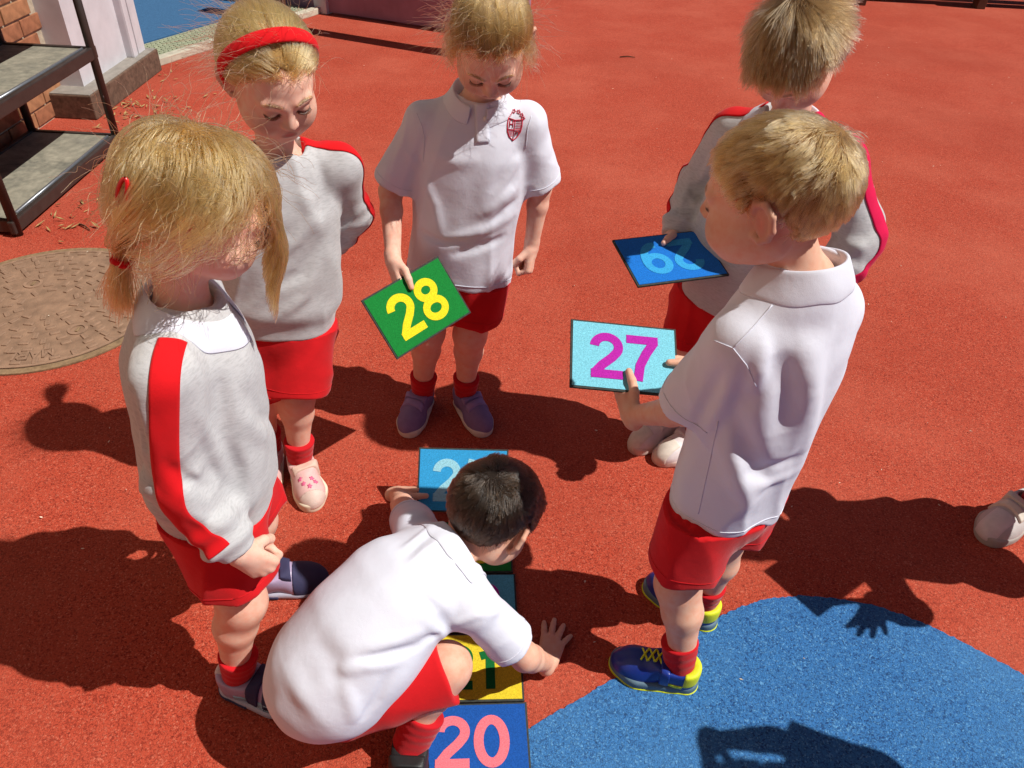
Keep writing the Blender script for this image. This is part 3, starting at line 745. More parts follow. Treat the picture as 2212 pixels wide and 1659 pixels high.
# ------------------------------------------------------------ bodies
def J(s, k): return np.asarray(s[k], float)
def frame(s):
    up = nz(J(s, 'neck') - J(s, 'pel')); f = J(s, 'f'); f = nz(f - up * (f @ up)); r = np.cross(f, up)
    return up, f, r
def head_frame(s):
    f = nz(J(s, 'hf')); u = J(s, 'hu'); u = nz(u - f * (u @ f)); r = np.cross(f, u)
    return np.stack([r, f, u], 1)
def body_sdf(s):
    up, f, r = frame(s); H3 = head_frame(s); hc = J(s, 'head'); pel, neck = J(s, 'pel'), J(s, 'neck')
    ch = pel + (neck - pel) * .68; hs = s.get('hscale', 1.0)
    hands = [hand_prims(J(s, 'wr' + k), *s['hand' + k][:2], k, s['hand' + k][2], s['hand' + k][3] if len(s['hand' + k]) > 3 else 1.0) for k in 'LR']
    nk_top = hc + H3 @ (V(0, -.022, -.050) * hs)
    def limbs(P):
        sl_ = s.get('slim', 1.0)
        d = tcap(P, pel - up * .02 * sl_, ch, .094 * sl_, .094 * sl_, f, 1.35)
        d = smin(d, tcap(P, ch, neck - up * .045, .090 * sl_, .050, f, 1.3), .04)
        d = smin(d, tcap(P, neck - up * .04, nk_top, .037, .034), .03)
        for k in 'LR':
            sh, el, wr = J(s, 'sh' + k), J(s, 'el' + k), J(s, 'wr' + k); hp, kn, an = J(s, 'hp' + k), J(s, 'kn' + k), J(s, 'an' + k)
            d = smin(d, tcap(P, neck - up * .045, sh, .036, .030), .03)
            a = tcap(P, sh, el, .029, .0245)
            m1 = el + (wr - el) * .28
            fa = smin(tcap(P, el, m1, .0240, .0245), tcap(P, m1, wr, .0245, .0165), .01)
            d = smin(d, smin(a, fa, .018), .02)
            l = tcap(P, hp, kn, .058 * (.9 if sl_ < 1 else 1), .0385)
            bk = -f if s.get('calf') is None else np.asarray(s['calf'])
            c1 = kn + (an - kn) * .30 + bk * .008
            sk = smin(tcap(P, kn, c1, .0365, .0375), tcap(P, c1, an, .0365, .0215), .015)
            ft = V(*s['ft' + k], 0); ft = nz(ft)
            sk = smin(sk, tcap(P, an - V(0, 0, .02), V(an[0], an[1], .032) + ft * .085, .018, .013), .008)
            d = smin(d, smin(l, sk, .03), .03)
        return d
    def hand(h, P):
        pr, c, rad = h; d0 = nrm(P - c) - rad; out = np.maximum(d0, .02) + .0
        m = d0 < .025
        if m.any():
            q = P[m]; d = tcap(q, *pr[0])
            for i, p in enumerate(pr[1:]): d = smin(d, tcap(q, *p), .0065 if i in (0, 4, 8, 12, 16) else .0026)
            out[m] = d
        return out
    def head(P):
        d0 = nrm(P - hc) - .15 * hs; out = np.maximum(d0, .03)
        m = d0 < .03
        if m.any(): out[m] = head_sdf((P[m] - hc) @ H3 / hs) * hs
        return out
    def F(P):
        d = smin(limbs(P), head(P), .018)
        for h in hands: d = smin(d, hand(h, P), .010)
        return d
    return F
def skin_tint(s, Vt, haircol, lids):
    hs = s.get('hscale', 1.0)
    Q = (Vt - J(s, 'head')) @ head_frame(s) / hs; T = np.zeros((len(Vt), 4))
    inh = nrm(Q) < .16
    def put(m, col):
        m = np.clip(m, 0, 1) * inh
        T[:, :3] = T[:, :3] * (1 - m[:, None]) + np.asarray(col) * m[:, None]; T[:, 3] = np.maximum(T[:, 3], m)
    g = lambda c, r: np.exp(-(nrm((Q - np.asarray(c)) / np.asarray(r))) ** 2)
    rosy = (.72, .27, .20)
    def flush(c, rad, amt):                             # redder skin over the joints
        m = np.exp(-(nrm(Vt - c) / rad) ** 2) * amt * (1 - T[:, 3])
        T[:, :3] = np.where(m[:, None] > .01, np.asarray((.70, .30, .22)), T[:, :3]); T[:, 3] = np.maximum(T[:, 3], m)
    for kk in 'LR':
        flush(J(s, 'kn' + kk) + J(s, 'f') * .03, .040, .22); flush(J(s, 'el' + kk), .035, .20)
        X = nz(s['hand' + kk][0]); flush(J(s, 'wr' + kk) + X * .06, .022, .30); flush(J(s, 'wr' + kk) + X * .095, .022, .40)
    for sx in (1, -1):
        put(.55 * g((sx * .038, .07, -.034), (.018, .03, .016)), rosy)
        put(.75 * g((sx * .080, -.012, .0), (.012, .03, .035)) * (np.abs(Q[:, 0]) > .066), (.72, .24, .18))
        e = tcap(Q, V(sx * .012, .088, .0165), V(sx * .028, .086, .0215), .001, .0012); e2 = tcap(Q, V(sx * .028, .086, .0215), V(sx * .043, .074, .0165), .0012, .0006)
        put(.7 * np.clip(1.4 - np.minimum(e, e2) / .0026, 0, 1), np.asarray(haircol) * .5)
        y = lids
        k = np.minimum(tcap(Q, V(sx * .017, .0835, y + .001), V(sx * .029, .0865, y - .0025), .0008, .001), tcap(Q, V(sx * .029, .0865, y - .0025), V(sx * .042, .078, y + .0005), .001, .0008))
        put(.97 * np.clip(1.6 - k / .0022, 0, 1), (.04, .02, .012))
        put(.4 * g((sx * .029, .088, y + .006), (.014, .012, .006)), (.60, .28, .22))
    put(.4 * g((0, .1, -.026), (.012, .014, .010)), rosy)
    put(.9 * np.exp(-(nrm((Q - V(0, .086, -.0555)) / V(.014, .02, .0075))) ** 4), (.58, .17, .15))
    return T

# ------------------------------------------------------------ clothes
def polo_sdf(s, o):
    up, f, r = frame(s); pel, neck = J(s, 'pel'), J(s, 'neck')
    hem = pel - up * o.get('drop', .045) + f * o.get('hemf', 0); ch = pel + (neck - pel) * .66 + f * o.get('chf', .0)
    hr, cr = o.get('hemr', .136), o.get('chr', .122); fl = o.get('flat', 1.30)
    ends = {k: J(s, 'sh' + k) + (J(s, 'el' + k) - J(s, 'sh' + k)) * o.get('sl' + k, o.get('sl', .88)) for k in 'LR'}
    adir = {k: nz(J(s, 'el' + k) - J(s, 'sh' + k)) for k in 'LR'}
    bow = o.get('bow', V(0, 0, 0)); mid = (hem + ch) / 2 + bow
    hn = nz(up + np.asarray(o.get('hemtilt', (0, 0, 0)), float))
    folds = o.get('folds', []); seed = o.get('seed', 1); wa = o.get('wave', .0045)
    LT = np.linalg.norm(neck - hem); hp_ = np.asarray(o['hempt']) if 'hempt' in o else hem
    if 'hemn' in o: hn = nz(o['hemn'])
    TS = [-.3, 0, .3, .6, .74, .85, .94, 1.05, 1.2]
    WS = [hr + .008, hr, (hr + cr) / 2 - .004, cr, cr * .97, cr * .80, .066, .044, .02]
    DS = [(hr + .006) / fl, hr / fl, (hr + cr) / 2 / fl, cr / fl, cr / fl * .97, cr / fl * .84, .056, .044, .02]
    bo_ = o.get('bowf', 0.); OF = [0, 0, bo_, bo_ * .9, bo_ * .5, 0, 0, 0, 0]
    sf = f
    def F(P):
        d = loft(P, hem, up, f, r, LT, TS, WS, DS, OF); h = (P - hem) @ up
        d = smax(d, h - LT * 1.03, .02)
        if 'rump' in o: d = smin(smax(d, -h, .05), tcap(P, *o['rump']), .06)
        d = smax(d, -((P - hp_) @ hn) + .0025 * np.sin((P @ r) * 70 + seed), .006)
        for k in 'LR':
            sh = J(s, 'sh' + k)
            d = smin(d, tcap(P, neck - up * .050 - f * .004, sh, .044, .0385), .045)
            a = tcap(P, sh, ends[k] + adir[k] * .04, .0385, o.get('slr', .056), nz(np.cross(adir[k], np.cross(f, adir[k]))), .88)
            a = a + creases(P, seed + 30 + ord(k), 80, .0045, n=4)
            a = smax(a, (P - ends[k]) @ adir[k] + .002 * np.sin((P @ f) * 90), .004)
            d = smin(d, a, .022)
        d = smax(d, -tcap(P, neck - up * .02, neck + up * .08, .043, .058), .008)
        lo = np.clip(1.15 - h / .30, .15, 1)
        d = d + waves(P, seed, 42, wa, stretch=np.stack([r, f, up * .33]), n=5) * lo
        d = d + waves(P, seed + 9, 95, wa * .25, stretch=np.stack([r, f, up * .6]), n=4)
        d = d + creases(P, seed + 40, 52, o.get('cr', .010), stretch=np.stack([r, f, nz(up + r * .5) * .42]), n=4) * np.clip(1.1 - h / .42, .25, 1)
        for k in 'LR':                                        # drag lines at the armpit
            sh = J(s, 'sh' + k); sg = 1 if k == 'R' else -1
            ap = sh - up * .055 - r * sg * .01
            for q in (1, -1):
                d = d + fold(P, ap + f * q * .055, ap + f * q * .07 - r * sg * .06 - up * .06, .010, .005)
                d = d + fold(P, ap + f * q * .05 - up * .02, ap + f * q * .075 - r * sg * .035 - up * .11, .009, -.004)
        for (a, b, w_, am) in folds: d = d + fold(P, V(*a), V(*b), w_, am)
        for (pp, w_, am) in PX: d = d + fold_poly(P, pp, w_, am)
        return d
    PX = []; F.px = PX; F.hem = (hp_, hn)
    lo = np.min([J(s, k) for k in ('shL', 'shR', 'elL', 'elR', 'neck', 'pel')] + [hem, hem - r * .17 - f * .14, hem + r * .17 + f * .14, hem + r * .17 - f * .14, hem - r * .17 + f * .14], 0) - .075
    hi = np.max([J(s, k) for k in ('shL', 'shR', 'elL', 'elR', 'neck', 'pel')] + [hem - r * .17 - f * .14, hem + r * .17 + f * .14, hem + r * .17 - f * .14, hem - r * .17 + f * .14], 0) + .075
    return F, lo, hi
def sweat_sdf(s, o):
    up, f, r = frame(s); pel, neck = J(s, 'pel'), J(s, 'neck')
    hem = pel - up * o.get('drop', .03); ch = pel + (neck - pel) * .66
    fl = 1.25; seed = o.get('seed', 3); folds = o.get('folds', [])
    hr = o.get('hemr', .118); LT = np.linalg.norm(neck - hem)
    TS = [-.3, 0, .08, .16, .32, .6, .74, .85, .94, 1.05, 1.2]
    WS = [hr, hr, hr + .003, hr + .016, hr + .012, .124, .120, .098, .068, .046, .02]
    DS = [v / fl for v in WS[:7]] + [.085, .058, .045, .02]
    def F(P):
        d = loft(P, hem, up, f, r, LT, TS, WS, DS, [0] * len(TS)); d = smax(d, (P - hem) @ up - LT * 1.03, .02)
        d = smax(d, -((P - hem) @ up), .006)
        for k in 'LR':
            sh, el, wr = J(s, 'sh' + k), J(s, 'el' + k), J(s, 'wr' + k); a = nz(wr - el); L = np.linalg.norm(wr - el)
            d = smin(d, tcap(P, neck - up * .050, sh, .048, .043), .045)
            sl = smin(tcap(P, sh, el, .043, .044), tcap(P, el, wr - a * .045, .045, .042), .03)
            t = ((P - el) @ a) / L; u = ((P - sh) @ nz(el - sh)) / np.linalg.norm(el - sh)
            ph = waves(P, seed + (5 if k == 'L' else 6), 38, 1.6)
            sl = sl + creases(P, seed + 20 + ord(k), 85, .008, n=4) * np.clip(u, .2, 1)
            sl = sl + .0030 * np.sin(t * 21 + ph * 1.3) * np.clip((t - .15) * 2.2, 0, 1) * np.clip((.98 - t) * 6, 0, 1)
            sl = sl + .0030 * np.sin(u * 17 + ph * 1.5) * np.clip(u - .3, 0, 1) * np.clip((1.25 - u) * 3, 0, 1)
            cuff = tcap(P, wr - a * .045, wr - a * .002, .0300, .0285); cuff = smax(cuff, (P - wr + a * .004) @ a, .004)
            sl = smin(sl, cuff, .010)
            d = smin(d, sl, .024)
        d = smax(d, -tcap(P, neck - up * .02, neck + up * .08, .043, .060), .008)
        h = (P - hem) @ up
        d = d + waves(P, seed, 40, .0046, stretch=np.stack([r, f, up * .55]), n=5) * np.clip(h / .06, 0, 1)
        d = d + waves(P, seed + 7, 100, .0010, n=4)
        d = d + creases(P, seed + 41, 55, .010, stretch=np.stack([r, f, nz(up + r * .4) * .55]), n=4) * np.clip(h / .06, 0, 1)
        for (a_, b_, w_, am) in folds: d = d + fold(P, V(*a_), V(*b_), w_, am)
        for (pp, w_, am) in PX: d = d + fold_poly(P, pp, w_, am)
        return d
    PX = []; F.px = PX; F.hem = (hem, up)
    ks = [J(s, k) for k in ('shL', 'shR', 'elL', 'elR', 'wrL', 'wrR', 'neck', 'pel')] + [hem + a * r * .16 + b * f * .14 for a in (1, -1) for b in (1, -1)]
    return F, np.min(ks, 0) - .075, np.max(ks, 0) + .075
def shorts_sdf(s, o, G):
    up, f, r = frame(s); pel = J(s, 'pel'); seed = o.get('seed', 2); sl = o.get('len', .74)
    hem = {}; dr = {}
    for k in 'LR':
        a = J(s, 'kn' + k) - J(s, 'hp' + k); dr[k] = nz(a); hem[k] = J(s, 'hp' + k) + a * sl
    wr_, hr = o.get('waist', .112), o.get('hemr', .084)
    def F(P):
        d = tcap(P, pel - up * .02, pel + up * .06, wr_ + .006, wr_, f, 1.22)
        for k in 'LR':
            hp = J(s, 'hp' + k)
            l = tcap(P, hp, hem[k] + dr[k] * .05, o.get('hipr', .080), hr, f if abs(f @ dr[k]) < .6 else None, 1.06)
            n_ = nz(dr[k] * 1.0 + o.get('hemn', V(0, 0, 0)))
            l = smax(l, (P - hem[k]) @ n_ + .002 * np.sin((P @ f) * 80), .005)
            sg = 1 if k == 'R' else -1
            nt_ = tcap(P, hem[k] + r * sg * .08 + dr[k] * .03, hem[k] + r * sg * .085 - dr[k] * .022, .012, .001)
            l = smax(l, -nt_, .003)
            d = smin(d, l, .022)
        d = d + waves(P, seed, 45, .0042, stretch=np.stack([r, f, up * .4]), n=5)
        d = d + creases(P, seed + 5, 62, .015, stretch=np.stack([r, f, nz(up + r * .3) * .38]), n=5)
        hp_, hn = G.hem; m = (P - hp_) @ hn > .004            # tucked under the top
        if m.any() and not o.get('free'): d[m] = np.maximum(d[m], G(P[m]) + .006)
        return d
    ks = [pel, pel + up * .06, hem['L'], hem['R'], J(s, 'hpL'), J(s, 'hpR')]
    return F, np.min(ks, 0) - .135, np.max(ks, 0) + .135
def stripe(G, s, k, w, out, start, mat, par, t0=0.):
    # red band along the outside of a sleeve, laid on the cloth
    neck, sh, el, wr = J(s, 'neck'), J(s, 'sh' + k), J(s, 'el' + k), J(s, 'wr' + k)
    up, f, r = frame(s); out = nz(out)
    a0 = neck - up * .02 + (sh - neck) * start; pts = [a0, sh, el, wr - nz(wr - el) * .040]
    outs = [nz(up * .9 + out * .5), nz(out + up * .35), out, nz(out)]
    def cr_(p, t):
        i = min(int(t), len(p) - 2); u = t - i; p0, p1, p2, p3 = p[max(i - 1, 0)], p[i], p[i + 1], p[min(i + 2, len(p) - 1)]
        return .5 * ((2 * p1) + (p2 - p0) * u + (2 * p0 - 5 * p1 + 4 * p2 - p3) * u * u + (3 * p1 - p0 - 3 * p2 + p3) * u ** 3)
    n, m = 84, 11; vs = []; dr = []
    for i in range(n):
        t = t0 + (3 - t0 - 1e-6) * i / (n - 1); p = cr_(pts, t); o = nz(cr_(outs, t))
        ax = nz(cr_(pts, min(t + .05, 3 - 1e-6)) - cr_(pts, max(t - .05, 0))); o = nz(o - ax * (o @ ax)); sd = np.cross(ax, o)
        for j in range(m):
            x = w * (j / (m - 1) - .5); vs.append(p + sd * x + o * .085); dr.append(-o)
    vs = drape(G, np.array(vs), np.array(dr), .0016, 40)
    fs = [(i * m + j, i * m + j + 1, (i + 1) * m + j + 1, (i + 1) * m + j) for i in range(n - 1) for j in range(m - 1)]
    ob = mesh_obj('sleeve_stripe', vs, fs, mat, par); md = ob.modifiers.new('t', 'SOLIDIFY'); md.thickness = .002; md.offset = 0
    for e in (1, m - 2): MB().tube([vs[i * m + e] for i in range(n)], .0007, 4).build('stripe_seam', mat, ob, True)
    return ob
def collar(s, G, mat, parent, o):
    up, f, r = frame(s); neck = J(s, 'neck') + up * o.get('h', -.008) + f * o.get('fw', .004)
    up = nz(up + f * o.get('tilt', .0)); f = nz(f - up * (f @ up)); r = np.cross(f, up)
    n = 64; op = math.radians(o.get('open', 16)); vs = []
    prof = [(-.002, -.012), (-.003, .006), (-.002, .021), (-.0005, .0268), (.003, .0275), (.0060, .023), (.012, .011), (.019, -.003), (.025, -.015)]
    m = len(prof)
    for i in range(n):
        t = op + (2 * math.pi - 2 * op) * i / (n - 1)
        fr = .5 + .5 * math.cos(t); e = f * math.cos(t) + r * math.sin(t)
        rx = .046 + .004 * math.sin(t) ** 2 + (.010 * fr)
        zc = -.030 * fr ** 1.5
        tip = max(0, 1 - abs(min(t, 2 * math.pi - t) - op) / .55)
        row = []
        for j, (a, b) in enumerate(prof):
            ll = o.get('leaf', 1.0) if j > 4 else 1.0
            hh = b * (1 - .25 * fr) if j <= 4 else b
            p = neck + e * (rx + a * ll) + up * (zc + (hh if j <= 4 else (.0275 - (.0275 - b) * ll * (1 + .1 * fr)) * 1.0 - .006 * fr))
            if j >= 6 and tip > 0: p = p + (f * .004) * tip * (j - 5) / 3
            p = p + up * .0016 * math.sin(7 * t + o.get('ph', 0)) * (j > 4)
            row.append(p)
        vs += row
    vs = np.array(vs)
    k = np.arange(len(vs)) % m
    for _ in range(8):
        d = G(vs); g = sgrad(G, vs, .002); g /= np.maximum(nrm(g), 1e-6)[:, None]
        need = np.where(k == m - 1, .0004, np.where(k >= 5, .0020, -.03)); vs = vs + g * np.clip(need - d, 0, .01)[:, None]
        far = np.where(k == m - 1, np.clip(d - .0006, 0, .004), np.where(k == m - 2, np.clip(d - .0024, 0, .003), 0)); vs = vs - g * far[:, None]
    fs = [(i * m + j, i * m + j + 1, (i + 1) * m + j + 1, (i + 1) * m + j) for i in range(n - 1) for j in range(m - 1)]
    ob = mesh_obj('collar', vs, fs, mat, parent)
    md = ob.modifiers.new('thickness', 'SOLIDIFY'); md.thickness = .0017; md.offset = 0
    ms = ob.modifiers.new('smooth', 'SUBSURF'); ms.levels = ms.render_levels = 1
    return ob

# ------------------------------------------------------------ shoes
def shoe(s, k, style, parent):
    an = J(s, 'an' + k); ft = nz(V(*s['ft' + k], 0)); rt = np.cross(ft, V(0, 0, 1)); sg = 1 if k == 'R' else -1
    o0 = V(an[0], an[1], 0) - ft * .040 + V(0, 0, s.get('lift' + k, 0.0)); A = np.stack([rt * sg, ft, V(0, 0, 1)], 1)
    sc = s.get('fscale', 1.0)
    loc = lambda P: (P - o0) @ A / sc
    def outline(q):                      # plan: x outwards, y towards the toe
        p = np.stack([q[:, 0], q[:, 1], 0 * q[:, 0]], 1)
        d = tcap(p, V(0, .026, 0), V(.001, .070, 0), .027, .026)
        d = smin(d, tcap(p, V(.001, .070, 0), V(.002, .118, 0), .026, .034), .03)
        return smin(d, tcap(p, V(.002, .118, 0), V(-.004, .148, 0), .034, .028), .03)
    def sole(P):
        q = loc(P); t = .022 if style['sole'] == 'thick' else .017
        d = outline(q) - .001; zc = np.abs(q[:, 2] - t / 2 - .0005) - t / 2
        rise = .004 * np.clip((q[:, 1] - .13) / .05, 0, 1)
        return smax(d, zc - rise, .008) * sc
    def upper(P):
        q = loc(P)
        d = ell(q, V(0, .126, .012), V(.0335, .052, .037))
        d = smin(d, tcap(q, V(0, .125, .022), V(0, .065, .045), .028, .028), .03)
        d = smin(d, tcap(q, V(0, .032, .018), V(0, .034, .058), .029, .0285), .03)
        d = smin(d, tcap(q, V(0, .035, .052), V(0, .072, .050), .028, .024), .02)
        d = smax(d, outline(q) + .0005 - .004 * np.clip(q[:, 2] / .03, 0, 1), .006)
        d = smax(d, q[:, 2] - (.062 + .10 * np.maximum(0, .03 - q[:, 1]) + .1 * np.maximum(0, q[:, 1] - .06)), .006)
        d = smax(d, .012 - q[:, 2], .003)
        d = smax(d, -tcap(q, V(0, .042, .050), V(0, .038, .10), .0235, .030), .005)
        return (d + waves(q, 5, 120, .0006)) * sc
    root = empty('shoe', o0 - base_of(parent)); root.parent = parent
    lo = o0 + np.minimum(ft * -.02, ft * .2) - .06; hi = o0 + np.maximum(ft * -.02, ft * .2) + .06
    lo[2] = o0[2] - .01; hi[2] = o0[2] + .10
    sdf_obj('sole', sole, lo, hi, .0032, style['solem'], root)
    sdf_obj('upper', upper, lo, hi, .0030, style['upm'], root)
    for (y0, y1, tl) in style.get('straps', []):
        def st(P, y0=y0, y1=y1, tl=tl):
            q = loc(P); u = upper(P) / sc
            yy = q[:, 1] + tl * q[:, 0]
            d = smax(np.maximum(u - .0050, -(u + .006)), np.maximum(y0 - yy, yy - y1), .002)
            d = np.maximum(d, .026 - q[:, 2]); d = np.maximum(d, q[:, 0] * -1 - .027)
            # the loose tab at the outer end
            return d * sc
        sdf_obj('strap', st, lo, hi, .0028, style['strapm'], root)
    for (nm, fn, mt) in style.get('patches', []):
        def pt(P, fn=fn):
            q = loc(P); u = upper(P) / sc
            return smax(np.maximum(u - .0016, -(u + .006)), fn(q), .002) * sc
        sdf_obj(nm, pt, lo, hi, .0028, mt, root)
    for (nm, fn, mt) in style.get('solebands', []):
        def sb(P, fn=fn):
            u = sole(P) / sc; q = loc(P)
            return smax(np.maximum(u - .0016, -(u + .006)), fn(q), .002) * sc
        sdf_obj(nm, sb, lo, hi, .0028, mt, root)
    if style.get('laces'):
        for i in range(3):
            y0 = .084 + i * .014
            for sgn in (1, -1):
                xs = np.linspace(-1, 1, 9)
                p = np.array([o0 + A @ (V(x * .014, y0 + sgn * x * .0065, .12) * sc) for x in xs])
                p = drape(upper, p, V(0, 0, -1), .0022 + .0008 * sgn)
                MB().tube(list(p), .0021, 6).build('lace', style['laces'], root, True)
    return root
def sock(s, k, mat, parent, top=.115):
    an, kn = J(s, 'an' + k), J(s, 'kn' + k); a = nz(kn - an); ft = nz(V(*s['ft' + k], 0))
    def F(P):
        d = tcap(P, an - V(0, 0, .030), an + a * .09, s.get('sockr', .0270), .0410)
        d = smin(d, tcap(P, an - V(0, 0, .028), an - V(0, 0, .034) + ft * .03, .020, .014), .02)
        h = (P - an) @ a - s.get('sock', .055)
        d = smax(d, h, .003)
        return d + .0005 * np.sin(((P - an) @ a) * 330 + waves(P, 4, 60, 1.5)) * np.clip(1 - np.abs(h + .03) / .05, 0, 1) + waves(P, 8, 50, .0008)
    return sdf_obj('sock', F, np.minimum(an, an + a * .1) - .075, np.maximum(an, an + a * .1) + .075, .0034, mat, parent)
# ------------------------------------------------------------ number cards
def stroke_glyph(ch):
    # centre lines and stroke widths in a cell 0..w by 0..1
    def arc(cx, cy, rx, ry, a0, a1, n=18): return [(cx + rx * math.cos(math.radians(a0 + (a1 - a0) * i / n)), cy + ry * math.sin(math.radians(a0 + (a1 - a0) * i / n))) for i in range(n + 1)]
    t = .185
    if ch == '2': return .66, [arc(.33, .69, .24, .22, 178, -32, 22) + [(.44, .46), (.24, .28), (.135, .15), (.10, .02)], [(.02, .085), (.65, .085)]], t
    if ch == '0': return .68, [arc(.34, .5, .245, .41, 90, 450, 40)], t
    if ch == '1': return .46, [[(.28, 0), (.28, 1)], [(.30, .78), (.08, .72)]], t
    if ch == '4': return .70, [[(.50, 0), (.50, .74)], [(.20, 1), (.12, .62), (.07, .31)], [(.0, .275), (.69, .275)]], .175
    if ch == '7': return .64, [[(.0, .912), (.64, .912)], [(.55, .86), (.40, .62), (.27, .34), (.22, 0)]], t
    if ch == '8': return .68, [arc(.34, .735, .205, .185, 90, 450, 32), arc(.34, .275, .235, .20, 90, 450, 32)], .175
    if ch == '9': return .68, [arc(.33, .665, .235, .245, 90, 450, 36), arc(.24, .60, .335, .52, 15, -78, 14) + [(.20, .085)]], .175
    if ch == '3': return .66, [arc(.31, .735, .22, .185, 165, -85, 20), arc(.31, .285, .25, .205, 88, -165, 22)], .175
def card(name, c, X, Y, digits, fieldm, digm, label, size=(.2125, .15), th=.005):
    X = nz(X); Y = nz(np.asarray(Y, float) - X * (np.asarray(Y, float) @ X)); Nn = np.cross(X, Y); c = np.asarray(c, float)
    root = empty(name, c); tag(root, label, 'number card', 'number cards')
    MB().box(c, (size[0], size[1], th), ax=(X, Y, Nn), bev=.0012).build('board', M['card_edge'], root)
    MB().box(c + Nn * (th / 2 + .0004), (size[0] - .008, size[1] - .008, .0016), ax=(X, Y, Nn), bev=.0004).build('felt_face', fieldm, root)
    h = size[1] * .66; gl = [stroke_glyph(d) for d in digits]
    gap = .07; W = sum(g[0] for g in gl) * h + gap * h * (len(gl) - 1); x0 = -W / 2
    for g in gl:
        b = MB()
        for si, line in enumerate(g[1]):
            p = np.array(line); tw = g[2]; n = len(p); closed = np.allclose(p[0], p[-1])
            tan = np.array([p[min(i + 1, n - 1)] - p[max(i - 1, 0)] for i in range(n)])
            if closed: tan[0] = tan[-1] = p[1] - p[-2]
            tan /= np.linalg.norm(tan, axis=1)[:, None]; nn = np.stack([-tan[:, 1], tan[:, 0]], 1)
            z = th / 2 + .0019 + .00035 * si; vs = []
            for i in range(n):
                for (sgn, zz) in ((1, z), (-1, z), (-1, z - .0010), (1, z - .0010)):
                    q = p[i] + nn[i] * sgn * tw / 2
                    vs.append(c + X * (x0 + q[0] * h) + Y * ((q[1] - .5) * h) + Nn * zz)
            fs = []
            for i in range(n - 1):
                for k in range(4): fs.append((i * 4 + k, (i + 1) * 4 + k, (i + 1) * 4 + (k + 1) % 4, i * 4 + (k + 1) % 4)[::-1])
            fs += [(0, 1, 2, 3), tuple((n - 1) * 4 + k for k in (3, 2, 1, 0))]
            b.add(vs, fs)
        b.build('digit', digm, root); x0 += (g[0] + gap) * h
    return dict(c=c, X=X, Y=Y, N=Nn, o=root)
def felt(name, col):
    m, nt, b = mat_base(name, col, .95, .1); co = coord(nt); n1 = noise(nt, co, 420, 4, .7)
    nt.links.new(ramp(nt, n1, [(.3, tuple(c * .68 for c in col)), (.7, tuple(min(1, c * 1.25) for c in col))]), b.inputs['Base Color'])
    bump(nt, b, n1, .35, .002); b.inputs['Sheen Weight'].default_value = .1; return m
M['card_edge'] = plain('dark_card_edge', (.045, .05, .045), .8, .2, .3, 120, .3)
FC = {k: felt(k + '_felt', v) for k, v in dict(green=(.010, .20, .035), blue=(.008, .15, .55), cyan=(.19, .55, .68), royal=(.012, .085, .36), yellow=(.70, .54, .03),
      magenta=(.42, .02, .36), pale=(.30, .62, .74), pink=(.80, .18, .22), lemon=(.78, .66, .02), sky=(.035, .33, .66), teal=(.09, .40, .55), dgreen=(.005, .13, .03)).items()}
CARDS = {}
CARDS['28'] = card('number_card', (-.221, 1.453, .471), (.719, .668, .189), (-.541, .368, .757), '28', FC['green'], FC['lemon'], 'green card with yellow 28 held by the girl in the white polo')
CARDS['29'] = card('number_card', (.325, 1.473, .617), (-.946, -.323, .0), (.316, -.927, -.203), '29', FC['blue'], FC['sky'], 'blue card with light blue 29, upside down in the sweatshirt boy\'s hand')
CARDS['27'] = card('number_card', (.201, 1.132, .594), (.996, .034, -.079), (.003, .902, .432), '27', FC['cyan'], FC['magenta'], 'pale turquoise card with magenta 27 held in both hands of a boy', size=(.1985, .140))
CARDS['24'] = card('number_card', (-.104, 1.275, .108), (.99, .04, 0), (-.03, .73, .68), '24', FC['sky'], FC['pale'], 'bright blue card with pale 24 held up by the crouching boy')
tx = .067
for i, (dg, fm, dm, lb) in enumerate([('20', 'royal', 'pink', 'royal blue card with pink 20 lying on the ground, nearest the camera'),
      ('21', 'yellow', 'dgreen', 'yellow card with green 21 on the ground under the crouching boy\'s arm'),
      ('22', 'teal', 'magenta', 'teal card on the ground mostly hidden under the crouching boy\'s shoulder'),
      ('23', 'green', 'lemon', 'green card on the ground under the crouching boy\'s head')]):
    yc = .787 - .076 + i * .1525; xr = tx - .016 * i
    an = .085 if i == 0 else .075
    X = V(math.cos(an), math.sin(an), 0); Y = V(-math.sin(an), math.cos(an), 0)
    CARDS[dg] = card('number_card', (xr - .106, yc - .009, .0062), X, Y, dg, FC[fm], FC[dm], lb)
def grip(cd, side, u, v, du, dv, sc=1.0):
    X = nz(cd['X'] * du + cd['Y'] * dv); Y = cd['N']
    Z = np.cross(X, Y) if side == 'R' else np.cross(Y, X)
    w = cd['c'] + cd['X'] * u + cd['Y'] * v - X * .075 * sc - Y * (.0235 * sc)
    return w, X, Z

